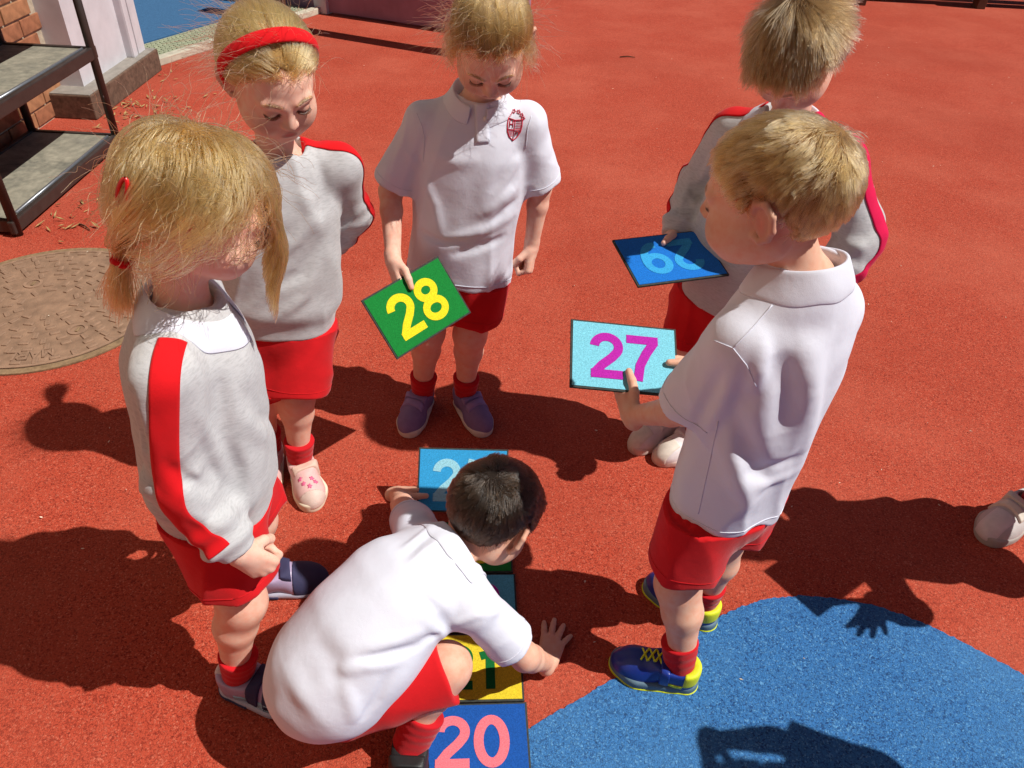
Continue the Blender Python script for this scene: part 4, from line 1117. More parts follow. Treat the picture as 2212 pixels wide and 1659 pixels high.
for (kid, side, cn, u, v, du, dv) in [('C', 'R', '28', -.009, .046, -.34, -.94), ('D', 'R', '29', .012, -.050, .0945, .056), ('E', 'L', '27', -.010, -.034, -.029, .072), ('E', 'R', '27', .078, .010, -1, .05), ('F', 'L', '24', -.083, -.022, 1, .18)]:
    w, X, Z = grip(CARDS[cn], side, u, v, du, dv)
    SK[kid]['wr' + side] = tuple(w); SK[kid]['hand' + side] = (X, Z, 'key')
def grp_elbow(s, k, pole, up=.18, fo=.165):
    # place the elbow by two-bone reach
    sh, wr = J(s, 'sh' + k), J(s, 'wr' + k); d = wr - sh; L = np.linalg.norm(d); a = nz(d)
    x = (up * up - fo * fo + L * L) / (2 * L); hgt = math.sqrt(max(up * up - x * x, .0004)) if L < up + fo else .0
    if L >= up + fo: x = L * up / (up + fo)
    p = np.asarray(pole, float); p = nz(p - a * (p @ a)); s['el' + k] = tuple(sh + a * x + p * hgt)
    print('reach', k, round(L, 3), np.round(s['el' + k], 3))
grp_elbow(SK['C'], 'R', (-.6, .6, -.4)); grp_elbow(SK['D'], 'R', (-.25, .30, -.9)); grp_elbow(SK['E'], 'L', (.3, -.5, -1)); grp_elbow(SK['E'], 'R', (.7, .3, -.9)); grp_elbow(SK['F'], 'L', (-.8, -.1, .3))

SK['A'].update(handR=((.55, .12, -.72), (-.10, -.80, .60), 'fist'), handL=((.3, .1, -.8), (-.3, .9, .1), 'loose'), calf=(-.9, -.2, 0))
SK['B'].update(handL=((-.85, .10, -.35), (.3, .9, .3), 'fist'), handR=((.8, .2, -.3), (.3, .9, .3), 'fist'))
SK['C'].update(handL=((-.05, -.22, -.95), (.95, -.25, 0), 'fist'))
SK['D'].update(handL=((-.7, -.5, -.4), (.5, -.6, .5), 'fist'))
SK['F'].update(handR=((.22, .96, -.11), (0, .12, 1), 'splay'), calf=(-.8, -.4, -.2))
SK['G'] = dict(f=(-.86, -.5, 0), pel=(1.37, 1.21, .475), neck=(1.36, 1.17, .84), head=(1.32, 1.14, .97), hf=(-.8, -.45, -.4), hu=(-.3, -.2, .93),
   shR=(1.30, 1.27, .78), elR=(1.24, 1.30, .62), wrR=(1.20, 1.18, .58), shL=(1.43, 1.08, .78), elL=(1.36, .98, .64), wrL=(1.27, 1.0, .60),
   hpR=(1.345, 1.26, .46), knR=(1.325, 1.30, .265), anR=(1.302, 1.352, .065), fscale=1.18, ftR=(-.86, -.51), hpL=(1.40, 1.165, .46), knL=(1.40, 1.13, .265), anL=(1.43, 1.12, .065), ftL=(-.9, -.4),
   handL=((-.55, -.75, -.1), (.65, -.2, .75), 'splay'), handR=((-.3, -.9, 0), (0, 0, 1), 'loose'))
SK['H'] = dict(f=(-.95, .3, 0), pel=(1.40, .52, .475), neck=(1.38, .52, .84), head=(1.33, .54, .97), hf=(-.9, .25, -.3), hu=(-.3, .1, .93),
   shR=(1.40, .64, .78), elR=(1.28, .68, .86), wrR=(1.24, .66, .98), shL=(1.37, .40, .78), elL=(1.25, .33, .70), wrL=(1.13, .40, .66),
   hpR=(1.41, .575, .46), knR=(1.40, .58, .265), anR=(1.42, .58, .065), ftR=(-.95, .3), hpL=(1.39, .465, .46), knL=(1.38, .46, .265), anL=(1.40, .46, .065), ftL=(-.97, .2),
   handL=((-.9, .3, -.2), (0, 0, 1), 'loose'), handR=((.1, -.8, .3), (-.6, 0, .8), 'loose'))

for _k in list(SK['H']):
    if _k[:2] in ('pe', 'ne', 'sh', 'el', 'wr', 'hp', 'kn', 'an') or _k == 'head': SK['H'][_k] = tuple(V(*SK['H'][_k]) + V(-.13, -.04, 0))
card('number_card', (1.165, 1.075, .60), (.8, .6, 0), (-.6, .8, 0), '', FC['teal'], FC['pale'], 'card held flat by the child just outside the right edge')
# ------------------------------------------------------------ shoe styles
sm = lambda n, c, r=.6, v=.08: plain(n, c, r, .4, v, 60, .15)
M['purple'] = sm('purple_canvas', (.20, .145, .30), .8); M['offwhite'] = sm('offwhite_rubber', (.66, .60, .52), .6)
M['pinkshoe'] = sm('pale_pink_leather', (.66, .42, .40), .5); M['cream'] = sm('cream_rubber', (.74, .66, .50), .6); M['strap_pink'] = sm('beige_pink_strap', (.62, .44, .36), .7)
M['whiteleather'] = sm('white_leather', (.66, .60, .60), .5); M['blush'] = sm('blush_sole', (.62, .48, .42), .6)
M['royalshoe'] = sm('royal_blue_shiny_leather', (.012, .035, .24), .28); M['neon'] = sm('neon_yellow', (.62, .70, .02), .55); M['slateblue'] = sm('slate_blue_rubber', (.10, .17, .23), .6)
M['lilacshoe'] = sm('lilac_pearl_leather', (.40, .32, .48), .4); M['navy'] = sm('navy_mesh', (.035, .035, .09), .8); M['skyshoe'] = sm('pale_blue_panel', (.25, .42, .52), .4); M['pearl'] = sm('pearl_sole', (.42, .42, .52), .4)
M['purple2'] = sm('lilac_strap', (.27, .20, .40), .8); M['flower'] = sm('rose_print', (.62, .12, .24), .6); M['black'] = sm('black_leather', (.015, .015, .016), .5); M['greyshoe'] = sm('grey_white_leather', (.50, .47, .46), .6); M['greysole'] = sm('grey_rubber', (.40, .37, .34), .7)
side = lambda x0, x1, y0, y1, z0, z1: (lambda q: np.maximum(np.maximum(np.maximum(x0 - q[:, 0], q[:, 0] - x1), np.maximum(y0 - q[:, 1], q[:, 1] - y1)), np.maximum(z0 - q[:, 2], q[:, 2] - z1)))
ST = dict(
 A=dict(sole='thin', solem=M['pearl'], upm=M['lilacshoe'], strapm=M['navy'], straps=[(.078, .100, .1)], patches=[('side_panel', side(.012, .06, .045, .125, .016, .036), M['skyshoe']), ('heel_tab', side(-.012, .012, -.02, .02, .030, .075), M['whiteleather']), ('toe_patch', lambda q: .104 - q[:, 1], M['navy'])], solebands=[('sole_band', side(-.1, .1, -.1, .07, -.01, .011), M['navy'])]),  # navy patch over the toe end of the lilac upper
 B=dict(sole='thick', solem=M['cream'], upm=M['pinkshoe'], strapm=M['strap_pink'], straps=[(.070, .092, .15)], patches=[('toe_cap', lambda q: .150 - q[:, 1], M['blush'])] + [('printed_flower', (lambda q, a=a, b=b: np.maximum(.028 - q[:, 2], np.hypot(q[:, 0] - a, q[:, 1] - b) - .0055 - .0015 * np.cos(5 * np.arctan2(q[:, 1] - b, q[:, 0] - a)))), M['flower']) for a, b in ((-.012, .128), (.010, .120), (.0, .140), (.016, .130), (-.016, .112))]),
 C=dict(sole='thin', solem=M['offwhite'], upm=M['purple'], strapm=M['purple2'], straps=[(.066, .086, .12), (.094, .112, .12)]),
 D=dict(sole='thick', solem=M['blush'], upm=M['whiteleather'], strapm=M['whiteleather'], straps=[(.072, .092, .1)], patches=[('toe_panel', lambda q: np.maximum(.118 - q[:, 1], np.abs(q[:, 0]) - .022), M['offwhite'])]),
 E=dict(sole='thick', solem=M['slateblue'], upm=M['royalshoe'], strapm=M['royalshoe'], straps=[(.062, .080, .1)], laces=M['neon'], patches=[('heel_panel', lambda q: np.maximum(q[:, 1] - .030, .030 - q[:, 2]), M['neon']), ('side_flash', side(.012, .06, .030, .070, .022, .034), M['neon'])], solebands=[('sole_band', side(-.1, .1, -.1, .30, -.01, .0062), M['neon'])]),
 F=dict(sole='thin', solem=M['black'], upm=M['black'], strapm=M['black'], straps=[(.070, .092, .1)]),
 G=dict(sole='thick', solem=M['greysole'], upm=M['greyshoe'], strapm=M['offwhite'], straps=[(.066, .086, .1), (.096, .112, .1)], patches=[('toe_panel', lambda q: np.maximum(.120 - q[:, 1], np.abs(q[:, 0]) - .022), M['whiteleather'])]),
 H=dict(sole='thin', solem=M['greysole'], upm=M['black'], strapm=M['black'], straps=[(.070, .092, .1)]))

# ------------------------------------------------------------ hair
HC = dict(A=((.33, .175, .050), (.60, .38, .14)), B=((.42, .25, .085), (.68, .47, .20)), C=((.26, .14, .045), (.46, .28, .10)), D=((.150, .082, .032), (.26, .155, .065)),
          E=((.28, .150, .050), (.48, .29, .105)), F=((.018, .010, .006), (.036, .021, .011)), G=((.2, .12, .06), (.3, .2, .1)), H=((.2, .12, .06), (.3, .2, .1)))
HM = {k: hair_mat('hair_' + n, *HC[k]) for k, n in zip('ABCDEFGH', ('golden_blonde', 'pale_blonde', 'dark_blonde', 'light_brown', 'sandy', 'dark_brown', 'brown', 'mid_brown'))}
HCM = {k: hair_cap_mat('scalp_hair_' + k.lower(), HC[k][0]) for k in HC}
def add_hair(k, s, par):
    H3 = head_frame(s); hc = J(s, 'head'); hs = s.get('hscale', 1.0); style = 'boy' if k in 'DEFGH' else 'girl'
    thick = dict(A=.005, B=.004, C=.004, D=.005, E=.005, F=.004, G=.008, H=.008)[k]
    def capf(P):
        q = (P - hc) @ H3 / hs; R_ = hairline(q, style)
        d = head_core(q) - thick * np.clip(-R_ / .035, .1, 1) - .0015
        return smax(d, R_ + (.012 if k in 'ABCDEF' else .002), .004) * hs
    cap = sdf_obj('hair', capf, hc - .15, hc + .15, .004, HCM[k], par)
    rng = np.random.default_rng(ord(k)); sets = []
    if style == 'boy':
        n = {'D': 19000, 'E': 19000, 'F': 17000}.get(k, 1500)
        q0 = roots(n, 'boy', ord(k))
        Wp = {'D': V(.012, -.060, .085), 'E': V(.015, -.070, .085), 'F': V(.0, -.075, .08)}.get(k, V(0, -.07, .08))
        fw = {'D': .4, 'E': .35, 'F': .2}.get(k, .3)
        def dirf(q, t):
            v = q - Wp; v = v / np.maximum(nrm(v), 1e-4)[:, None]
            low = np.clip((.05 - q[:, 2]) / .08, 0, 1)
            v = v + np.stack([0 * low, fw * np.clip((q[:, 1] + .02) / .06, 0, 1) - .15 * low, -1.0 * low], 1)
            # locks wander together
            v = v + (.06 if k == 'D' else .2) * np.stack([np.sin(q[:, 1] * 90 + q[:, 2] * 60), np.sin(q[:, 0] * 80 + 1), np.sin(q[:, 0] * 70 + q[:, 1] * 90)], 1)
            return v
        top = np.clip((q0[:, 2] + .03) / .10, 0, 1)
        ln = {'D': (.022, .076), 'E': (.014, .040), 'F': (.010, .030)}.get(k, (.01, .03))
        seg = (ln[0] + (ln[1] - ln[0]) * top) * rng.uniform(.75, 1.15, n) / 9
        edge = np.clip(-hairline(q0, 'boy') / .04, .25, 1); seg = seg * edge
        lift = {'D': .0035, 'E': .0055, 'F': .0045}.get(k, .01)
        S = grow(q0, dirf, 9, seg, lambda i, m: .0045 + lift * (i / m) ** .8 * 1.0, jit=.05 if k == 'D' else .12, seed=5)
        for sx in (1, -1):                                  # keep the ears clear
            S = S[(nrm((S - V(sx * .080, -.010, -.002)).reshape(-1, 3) / V(.020, .026, .034)).reshape(S.shape[:2]) > 1).all(1)]
        S = clump(S, 900 if k == 'D' else 600, .35 if k == 'D' else .5, 3); sets.append((S, .00045, .00018))
    else:
        T = {'A': V(.0, -.078, -.080), 'B': V(.0, -.105, .005), 'C': V(0, -.085, .085)}[k]
        n = {'A': 14000, 'B': 12000, 'C': 12000}[k]
        q0 = roots(n, 'girl', ord(k))
        if k == 'B': part = V(.0, .04, .10)
        def to_tie(q, t):
            v = T - q; l = nrm(v); v = v / np.maximum(l, 1e-4)[:, None]
            side_ = np.sign(q[:, 0] + 1e-4)
            if k == 'A':
                a_ = q - V(.0, -.035, .10); a_ = a_ / np.maximum(nrm(a_), 1e-4)[:, None] + V(.12, .0, -.25)
                m_ = np.clip(.42 - 1.3 * t, 0, 1); v = v * (1 - m_) + a_ * m_
                fr_ = np.clip(q[:, 1] / .06, 0, 1); sd_ = np.where(q[:, 0] > -.015, 1., -1.)
                v = v + np.stack([sd_ * 1.0 * fr_ * np.clip(1 - np.abs(q[:, 0]) / .075, 0, 1), -1.3 * fr_, .75 * fr_ * np.clip((.09 - q[:, 2]) / .05, 0, 1)], 1)
            if k == 'B': v = v + np.stack([side_ * .30 * np.clip(q[:, 1] / .09, 0, 1), 0 * l, 0 * l], 1)
            v = v + .10 * np.stack([np.sin(q[:, 1] * 45), np.sin(q[:, 0] * 50), np.sin(q[:, 0] * 40 + q[:, 1] * 35)], 1)
            return v
        dist = nrm(q0 - T); ang = dist * 1.3 + (.03 if k == 'A' else 0)
        seg = ang / 12 * rng.uniform(.8, 1.0, n)
        S = grow(q0, to_tie, 12, seg, lambda i, m: .0050 + (.0060 if k != 'B' else .011) * math.sin(math.pi * min(1, i / m * 1.1)) , jit=.02, seed=2)
        S = S + (rng.normal(size=(n, 1, 3)) * .0012); S = clump(S, 260, .6, 4)
        if k == 'A':
            hitear = (nrm((S - V(.082, -.010, -.004)).reshape(-1, 3) / V(.022, .024, .028)).reshape(S.shape[:2]) < 1).any(1); S = S[~hitear | (rng.uniform(size=len(S)) < .12)]
            onface = ((S[..., 1] > .012) & (S[..., 2] < .004) & (S[..., 0] > -.01)).any(1); S = S[~onface | (rng.uniform(size=len(S)) < .08)]
        if k in 'AC': S = wavy(S, 110 if k == 'A' else 200, .0032 if k == 'A' else .002, .9, 4)
        sets.append((S, .0005, .0003))
        if k == 'A':
            # loose side hair falling over the cheek nearest the camera and forward over the face
            ex = lambda q: (q[:, 2] > .055) & (q[:, 1] > .040) & (q[:, 0] > -.045) & (q[:, 0] < .03)
            q1 = roots(2000, 'girl', 77, ex)
            r1 = np.random.default_rng(7)
            def fall(q, t):
                back = np.clip((.03 - q[:, 1]) / .06, 0, 1)
                return np.stack([.25 - .2 * t + 0 * back, .75 - .80 * t + 0 * back, -.35 - 1.0 * t + 0 * back], 1) + .14 * np.stack([np.sin(q[:, 1] * 60 + q[:, 2] * 40), np.sin(q[:, 2] * 50), 0 * back], 1)
            S1 = grow(q1, fall, 12, r1.uniform(.010, .0185, len(q1)), lambda i, m: .004 + .012 * (i / m), jit=.025, seed=6)
            S1 = wavy(clump(S1, 60, .55, 8), 40, .007, .8, 8); sets.append((S1, .0006, .0003))
            tie = T + V(.0, .004, -.024)
            pony(k, s, par, cap, tie, V(-.05, .10, -1.), .085, 800, H3, hc, .009)
            # loose locks lifted by the wind, sweeping from the crown
            q4 = roots(1700, 'girl', 66, lambda q: (q[:, 2] > .06) & (q[:, 1] < .07)); r4 = np.random.default_rng(8)
            def sweep(q, t):
                a_ = q - V(.0, -.035, .10); a_ = a_ / np.maximum(nrm(a_), 1e-4)[:, None]
                b_ = T - q; b_ = b_ / np.maximum(nrm(b_), 1e-4)[:, None]
                return a_ * (1 - t) + V(.35, .35 * (1 - 2 * t), -.3) + b_ * (1.3 * t) + .25 * np.stack([np.sin(q[:, 1] * 45 + 3 * t), np.sin(q[:, 0] * 50), np.sin(q[:, 1] * 60)], 1)
            S4 = grow(q4, sweep, 12, r4.uniform(.008, .0155, len(q4)), lambda i, m: .006 + .011 * math.sin(math.pi * i / m) , jit=.02, seed=16)
            S4 = S4[~((S4[..., 1] > .015) & (S4[..., 2] < -.002)).any(1) | (r4.uniform(size=len(S4)) < .15)]
            S4 = wavy(clump(S4, 70, .8, 18), 70, .006, .8, 18); sets.append((S4, .0006, .0003))
        if k == 'B':
            pony(k, s, par, cap, T + V(0, -.012, 0), V(.1, -.7, -.5), .12, 900, H3, hc, .012)
        if k == 'C':
            pony(k, s, par, cap, T + V(0, -.012, .014), V(.0, -.8, -.1), .13, 900, H3, hc, .012)
            # curls in front of the ears and at the nape
            ex = lambda q: (np.abs(q[:, 0]) > .050) & (q[:, 2] < .045) & (q[:, 1] > -.03)
            q1 = roots(420, 'girl', 78, ex); ph = np.random.default_rng(3).uniform(0, 6.28, len(q1))
            def curl(q, t): return np.stack([np.sign(q[:, 0]) * (.5 + .8 * np.cos(ph + t * 9)), .25 + .8 * np.sin(ph + t * 9), -.9 + .5 * np.cos(ph * 2 + t * 7)], 1)
            sets.append((grow(q1, curl, 12, np.random.default_rng(4).uniform(.004, .0085, len(q1)), .004, tang=.6, jit=.2, seed=9), .00045, .0002))
        if k == 'A':
            # long wisps blown loose from the sides and the back
            q5 = roots(700, 'girl', 67, lambda q: (q[:, 2] < .095)); r5 = np.random.default_rng(18); rd5 = r5.normal(size=(700, 3)) * .30; ph5 = r5.uniform(0, 6.28, 700)
            def wisp(q, t):
                g = sgrad(head_core, q, .002)
                return g * (.5 - .9 * t) + rd5 + V(.25, .25, -.35 - .6 * t) + .7 * np.stack([np.sin(ph5 + t * 5), np.cos(ph5 + t * 5), np.sin(ph5 * 2 + t * 4)], 1)
            sets.append((clump(grow(q5, wisp, 12, r5.uniform(.004, .0125, 700), lambda i, m: .007, tang=.6, jit=.02, seed=19), 90, .75, 5), .00045, .0002))
        # flyaways
        r2 = np.random.default_rng(21); nf = {'A': 620, 'B': 700, 'C': 800}[k]
        q2 = roots(nf, 'girl', 99); wnd = {'A': V(.2, .2, .1), 'B': V(.75, .0, .35), 'C': V(.3, .2, .1)}[k]
        rd = r2.normal(size=(nf, 3)) * .8
        def fly(q, t):
            g = sgrad(head_core, q, .002); return g * .55 + rd * .7 + wnd - V(0, 0, .9) * t
        sets.append((grow(q2, fly, 10, r2.uniform(.002, .0115, nf), .003, tang=.25, jit=.25, seed=11), .00033, .00015))
    # short baby hairs softening the hairline
    r3 = np.random.default_rng(5); nb_ = 60 if k in 'GH' else 900
    q3 = roots(nb_, style, 55, lambda q: hairline(q, style) > -.010)
    rd3 = r3.normal(size=(nb_, 3)) * .7
    def baby(q, t): return rd3 + np.stack([np.sign(q[:, 0]) * .3, 0 * q[:, 0] - .2, -.5 + 0 * q[:, 0]], 1) + (.0 if style == 'boy' else 1) * (V(0, -.08, .05) - q) * 6
    sets.append((grow(q3, baby, 6, r3.uniform(.0015, .0045, nb_), .002, tang=.7, jit=.2, seed=12), .0004, .00015))
    if k in 'BC':
        re_ = np.random.default_rng(41); br = []; la = []; ld = -.009 if k == 'C' else -.006
        for sx in (1, -1):
            u = re_.uniform(0, 1, 130); bx = sx * (.011 + .034 * u); bz = .0165 + .0055 * np.sin(u * 2.4) + re_.normal(size=130) * .0011
            q = np.stack([bx, np.full(130, .11), bz], 1)
            for _ in range(10): q[:, 1] -= head_sdf(q) * .8
            dv = np.stack([np.full(130, sx * .8), -.25 * u, .5 - .9 * u], 1); q2 = q + dv * .0045
            for _ in range(4): q2[:, 1] -= (head_sdf(q2) - .0008) * .6
            br.append(np.stack([q, (q + q2) / 2 + V(0, .0006, 0), q2], 1))
            u = np.linspace(0, 1, 46); q = np.stack([sx * (.017 + .025 * u), np.full(46, .11), ld + .001 - .0035 * np.sin(u * 3.14)], 1)
            for _ in range(10): q[:, 1] -= head_sdf(q) * .8
            out = np.stack([sx * (u - .4) * .5, np.full(46, .9), np.full(46, -.30)], 1)
            la.append(np.stack([q, q + out * .004, q + out * .007 + V(0, 0, .0016)], 1))
        hair_curves('eyebrows', np.concatenate(br) * hs, .0004, .0002, HM[k], cap, H3, hc)
        hair_curves('eyelashes', np.concatenate(la) * hs, .0004, .00015, HM['F'], cap, H3, hc)
    for (S, a, b) in sets: hair_curves('hair_strands', S * hs, a, b, HM[k], cap, H3, hc)
    return cap
def pony(k, s, par, cap, tie, d, ln, n, H3, hc, rad):
    rng = np.random.default_rng(31); d = nz(d); q = tie + rng.normal(size=(n, 3)) * .0045
    pts = [q - d * .03 + rng.normal(size=(n, 3)) * .006, q]
    sp = rng.normal(size=(n, 3)) * .35; L = ln * rng.uniform(.6, 1.1, n)
    for i in range(9):
        v = d + sp * .5 + V(0, .05 * i, -.10 * i) * .5; v = v / nrm(v)[:, None]
        q = q + v * (L / 9)[:, None]; pts.append(q + 0)
    S = clump(np.stack(pts, 1), 60, .4, 2)
    hair_curves('ponytail', S, .00055, .00025, HM[k], cap, H3, hc)
    c = hc + H3 @ tie; ax = H3 @ d; a = nz(np.cross(ax, (0.3, 1, .2))); b = np.cross(ax, a)
    p = [c + (a * math.cos(t) + b * math.sin(t)) * rad + ax * .002 * math.sin(3 * t) for t in np.linspace(0, 2 * math.pi, 25)]
    MB().tube(p, [.0055 + .0012 * math.sin(i * 2.1) for i in range(25)], 8, False).build('hair_tie', M['red_cloth'], cap, True)

# ------------------------------------------------------------ the children
PXF = {
 'E': [([(1650, 735), (1640, 800), (1625, 850)], .012, .008), ([(1685, 760), (1705, 850), (1690, 940)], .020, -.011), ([(1740, 740), (1750, 850), (1735, 960), (1715, 1030)], .022, .012),
       ([(1590, 890), (1620, 980), (1665, 1050)], .016, -.009), ([(1555, 960), (1600, 1050), (1625, 1095)], .016, .008), ([(1585, 1050), (1660, 1045), (1720, 1010)], .012, .007), ([(1610, 1025), (1670, 1012), (1730, 975)], .012, -.007),
       ([(1590, 790), (1560, 870), (1530, 930)], .012, .006), ([(1560, 800), (1522, 880), (1500, 930)], .010, -.005), ([(1640, 690), (1720, 720), (1800, 700)], .02, -.005)],
 'F': [([(909, 1386), (930, 1378), (953, 1369)], .007, -.006), ([(764, 1426), (839, 1413), (918, 1391)], .008, -.006), ([(724, 1448), (795, 1439), (865, 1430)], .010, .006), ([(780, 1400), (850, 1385), (920, 1360)], .010, .005),
       ([(839, 1457), (812, 1514), (777, 1562)], .010, -.005), ([(740, 1470), (760, 1520), (770, 1560)], .012, .005), ([(933, 1136), (905, 1158), (868, 1185)], .006, .004), ([(950, 1165), (915, 1190), (880, 1220)], .006, .004), ([(940, 1150), (905, 1175), (870, 1205)], .006, -.003),
       ([(997, 1210), (962, 1219), (920, 1240)], .007, .004), ([(896, 1272), (949, 1325), (971, 1360)], .010, -.006), ([(975, 1351), (1028, 1329), (1075, 1322)], .007, .004), ([(918, 1342), (953, 1369), (990, 1390)], .008, .005), ([(620, 1420), (650, 1490), (700, 1550)], .02, .006), ([(680, 1370), (720, 1430), (740, 1500)], .02, -.005)],
 'C': [([(905, 498), (961, 523), (1013, 515)], .010, -.009), ([(950, 522), (1036, 500), (1108, 463)], .012, .011), ([(983, 549), (1036, 534), (1088, 511)], .010, -.009), ([(1043, 463), (1088, 429), (1112, 407)], .012, .008), ([(1050, 490), (1090, 455), (1115, 432)], .008, -.006),
       ([(915, 373), (939, 440), (953, 508)], .012, .006), ([(930, 330), (985, 350), (1040, 345)], .015, .004), ([(1120, 330), (1085, 380), (1060, 420)], .012, -.005), ([(880, 260), (870, 310), (850, 350)], .008, .004)],
 'A': [([(476, 817), (481, 885), (484, 947)], .012, -.010), ([(484, 947), (510, 1015), (518, 1077)], .012, -.009), ([(427, 890), (458, 963), (494, 1030)], .012, .006), ([(300, 870), (330, 950), (345, 1010)], .012, .007), ([(285, 850), (305, 930), (320, 980)], .010, -.006),
       ([(320, 1000), (380, 1060), (440, 1090)], .012, .007), ([(345, 985), (400, 1035), (450, 1055)], .010, -.006), ([(520, 900), (570, 940), (610, 1010)], .016, .006), ([(400, 1100), (450, 1130), (500, 1135)], .010, .006), ([(530, 830), (560, 900), (610, 950)], .014, -.005)],
 'B': [([(690, 350), (700, 420), (690, 480)], .012, -.009), ([(680, 470), (640, 520), (590, 560)], .014, .008), ([(690, 520), (650, 590), (600, 620)], .014, -.007), ([(640, 400), (670, 450), (690, 500)], .014, .006), ([(690, 560), (660, 640), (610, 680)], .012, .006)],
 'D': [([(1545, 330), (1525, 370), (1500, 400)], .010, .007), ([(1560, 350), (1540, 400), (1510, 430)], .010, -.007), ([(1490, 390), (1480, 420), (1470, 450)], .010, .006), ([(1870, 330), (1860, 400), (1840, 460)], .012, .007), ([(1850, 330), (1840, 400), (1820, 460)], .010, -.006)]}
def hits(G, px, t0=.55):
    d = np.array([nz(ray(*p)) for p in px]); t = np.full(len(d), t0)
    for _ in range(70): t = np.minimum(t + np.maximum(G(CAM + d * t[:, None]) - .0003, -.004) * .75, 3.2)
    return CAM + d * t[:, None]
def px_folds(G, lst):
    if not lst: return []
    h = hits(G, [p for ln in lst for p in ln[0]]); out = []; i = 0
    for ln in lst: out.append(([h[i + j] for j in range(len(ln[0]))], ln[1], ln[2])); i += len(ln[0])
    return out
CH = dict(
 A=dict(top='sweat', label='girl with messy blonde ponytail in grey sweatshirt with red sleeve stripe, front left', skin='skin', o=dict(seed=11)),
 B=dict(top='sweat', label='girl wearing a red headband and grey sweatshirt, hands behind her back', skin='skin', o=dict(seed=12, drop=.01), so=dict(len=.95)),
 C=dict(top='polo', label='girl in white polo with red crest, looking down at a green card', skin='skin', o=dict(seed=13, hemr=.128, chr=.127, drop=.03), col=dict(leaf=.72, h=.004)),
 D=dict(top='sweat', label='boy in grey sweatshirt at back right holding the blue upside-down card', skin='skin', o=dict(seed=14)),
 E=dict(top='polo', label='sandy-haired boy in white polo seen from behind, holding the turquoise card', skin='skin2', o=dict(seed=15, hemr=.112, chr=.118, drop=.02), so=dict(waist=.100, hemr=.077, hipr=.074)),
 F=dict(top='polo', label='dark-haired boy in white polo crouching with one hand on the ground', skin='skin2', o=dict(seed=16, hemr=.098, chr=.106, flat=1.22, drop=.02, wave=.003, bowf=-.030, slr=.048, sl=.70, slL=.42, cr=.006, rump=(J(SK['F'], 'pel') + V(-.005, .0, -.012), J(SK['F'], 'pel') + V(.05, .03, .035), .108, .102), hempt=J(SK['F'], 'pel') + V(.02, 0, -.055), hemn=(-.40, -.08, .9)), col=dict(leaf=.8), so=dict(waist=.066, hemr=.064, hipr=.058, len=1.0, free=True)),
 G=dict(top='sweat', label='child in grey sneakers at the right edge, mostly out of view', skin='skin', o=dict(seed=17)),
 H=dict(top='polo', label='child whose shadow falls on the blue ground at bottom right', skin='skin', o=dict(seed=18)))
def bounds(s):
    pts = np.array([J(s, j) for j in s if j[:2] in ('pe', 'ne', 'sh', 'el', 'wr', 'hp', 'kn', 'an')] + [J(s, 'head') - .10, J(s, 'head') + .10])
    lo, hi = pts.min(0) - .13, pts.max(0) + .13; lo[2] = max(lo[2], 0.0); return lo, hi
def seam(G, pts, d, mat, par, name='seam', r=.0009):
    p = drape(G, np.array(pts), d, .0004); return MB().tube(list(p), r, 5).build(name, mat, par, True)
import time
KIDS = {}
for k, ch in CH.items():
    t0 = time.time(); s = SK[k]; up, f, r = frame(s); pel, neck = J(s, 'pel'), J(s, 'neck'); o = ch['o']; far = k in 'GH'
    root = empty('person', (pel[0], pel[1], 0)); tag(root, ch['label'], 'person', 'children in school uniform'); KIDS[k] = root
    F = body_sdf(s); lo, hi = bounds(s)
    def post(bo, v, s=s, k=k):
        T = skin_tint(s, v, HC[k][0], -.009 if k in 'AC' else -.006)
        at = bo.data.attributes.new('tint', 'FLOAT_COLOR', 'POINT'); at.data.foreach_set('color', T.astype(np.float32).ravel())
    sdf_obj('body', F, lo, hi, .006 if far else .0027, M[ch['skin']], root, tol=1.5, post=post)
    vx = .008 if far else .0038
    if ch['top'] == 'polo':
        G, l, h = polo_sdf(s, o); G.px += px_folds(G, PXF.get(k, [])); top = sdf_obj('polo_shirt', G, l, h, vx, M['white_cloth'], root)
        if not far: collar(s, G, M['white_cloth'], top, ch.get('col', {}))
    else:
        G, l, h = sweat_sdf(s, o); G.px += px_folds(G, PXF.get(k, [])); top = sdf_obj('sweatshirt', G, l, h, vx, M['grey_marl'], root)
        if not far:
            if k in 'AD': collar(s, G, M['white_cloth'], top, ch.get('col', {}))
            for kk in ('R' if k == 'A' else 'LR'):
                stripe(G, s, kk, .036, ch.get('out' + kk, r * (1 if kk == 'R' else -1)), .42, M['pink_stripe'] if (k == 'D' and kk == 'L') else M['red_stripe'], top, .62 if k == 'A' else 0.)
    SF, l, h = shorts_sdf(s, ch.get('so', {}), G); ch['shorts'] = sdf_obj('shorts', SF, l, h, vx, M['red_cloth'], root); ch['S'] = SF
    for kk in 'LR':
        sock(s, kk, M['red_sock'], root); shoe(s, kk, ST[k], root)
    add_hair(k, s, root); ch['G'] = G; ch['obj'] = top; ch['F'] = F
    print('built', k, round(time.time() - t0, 1))
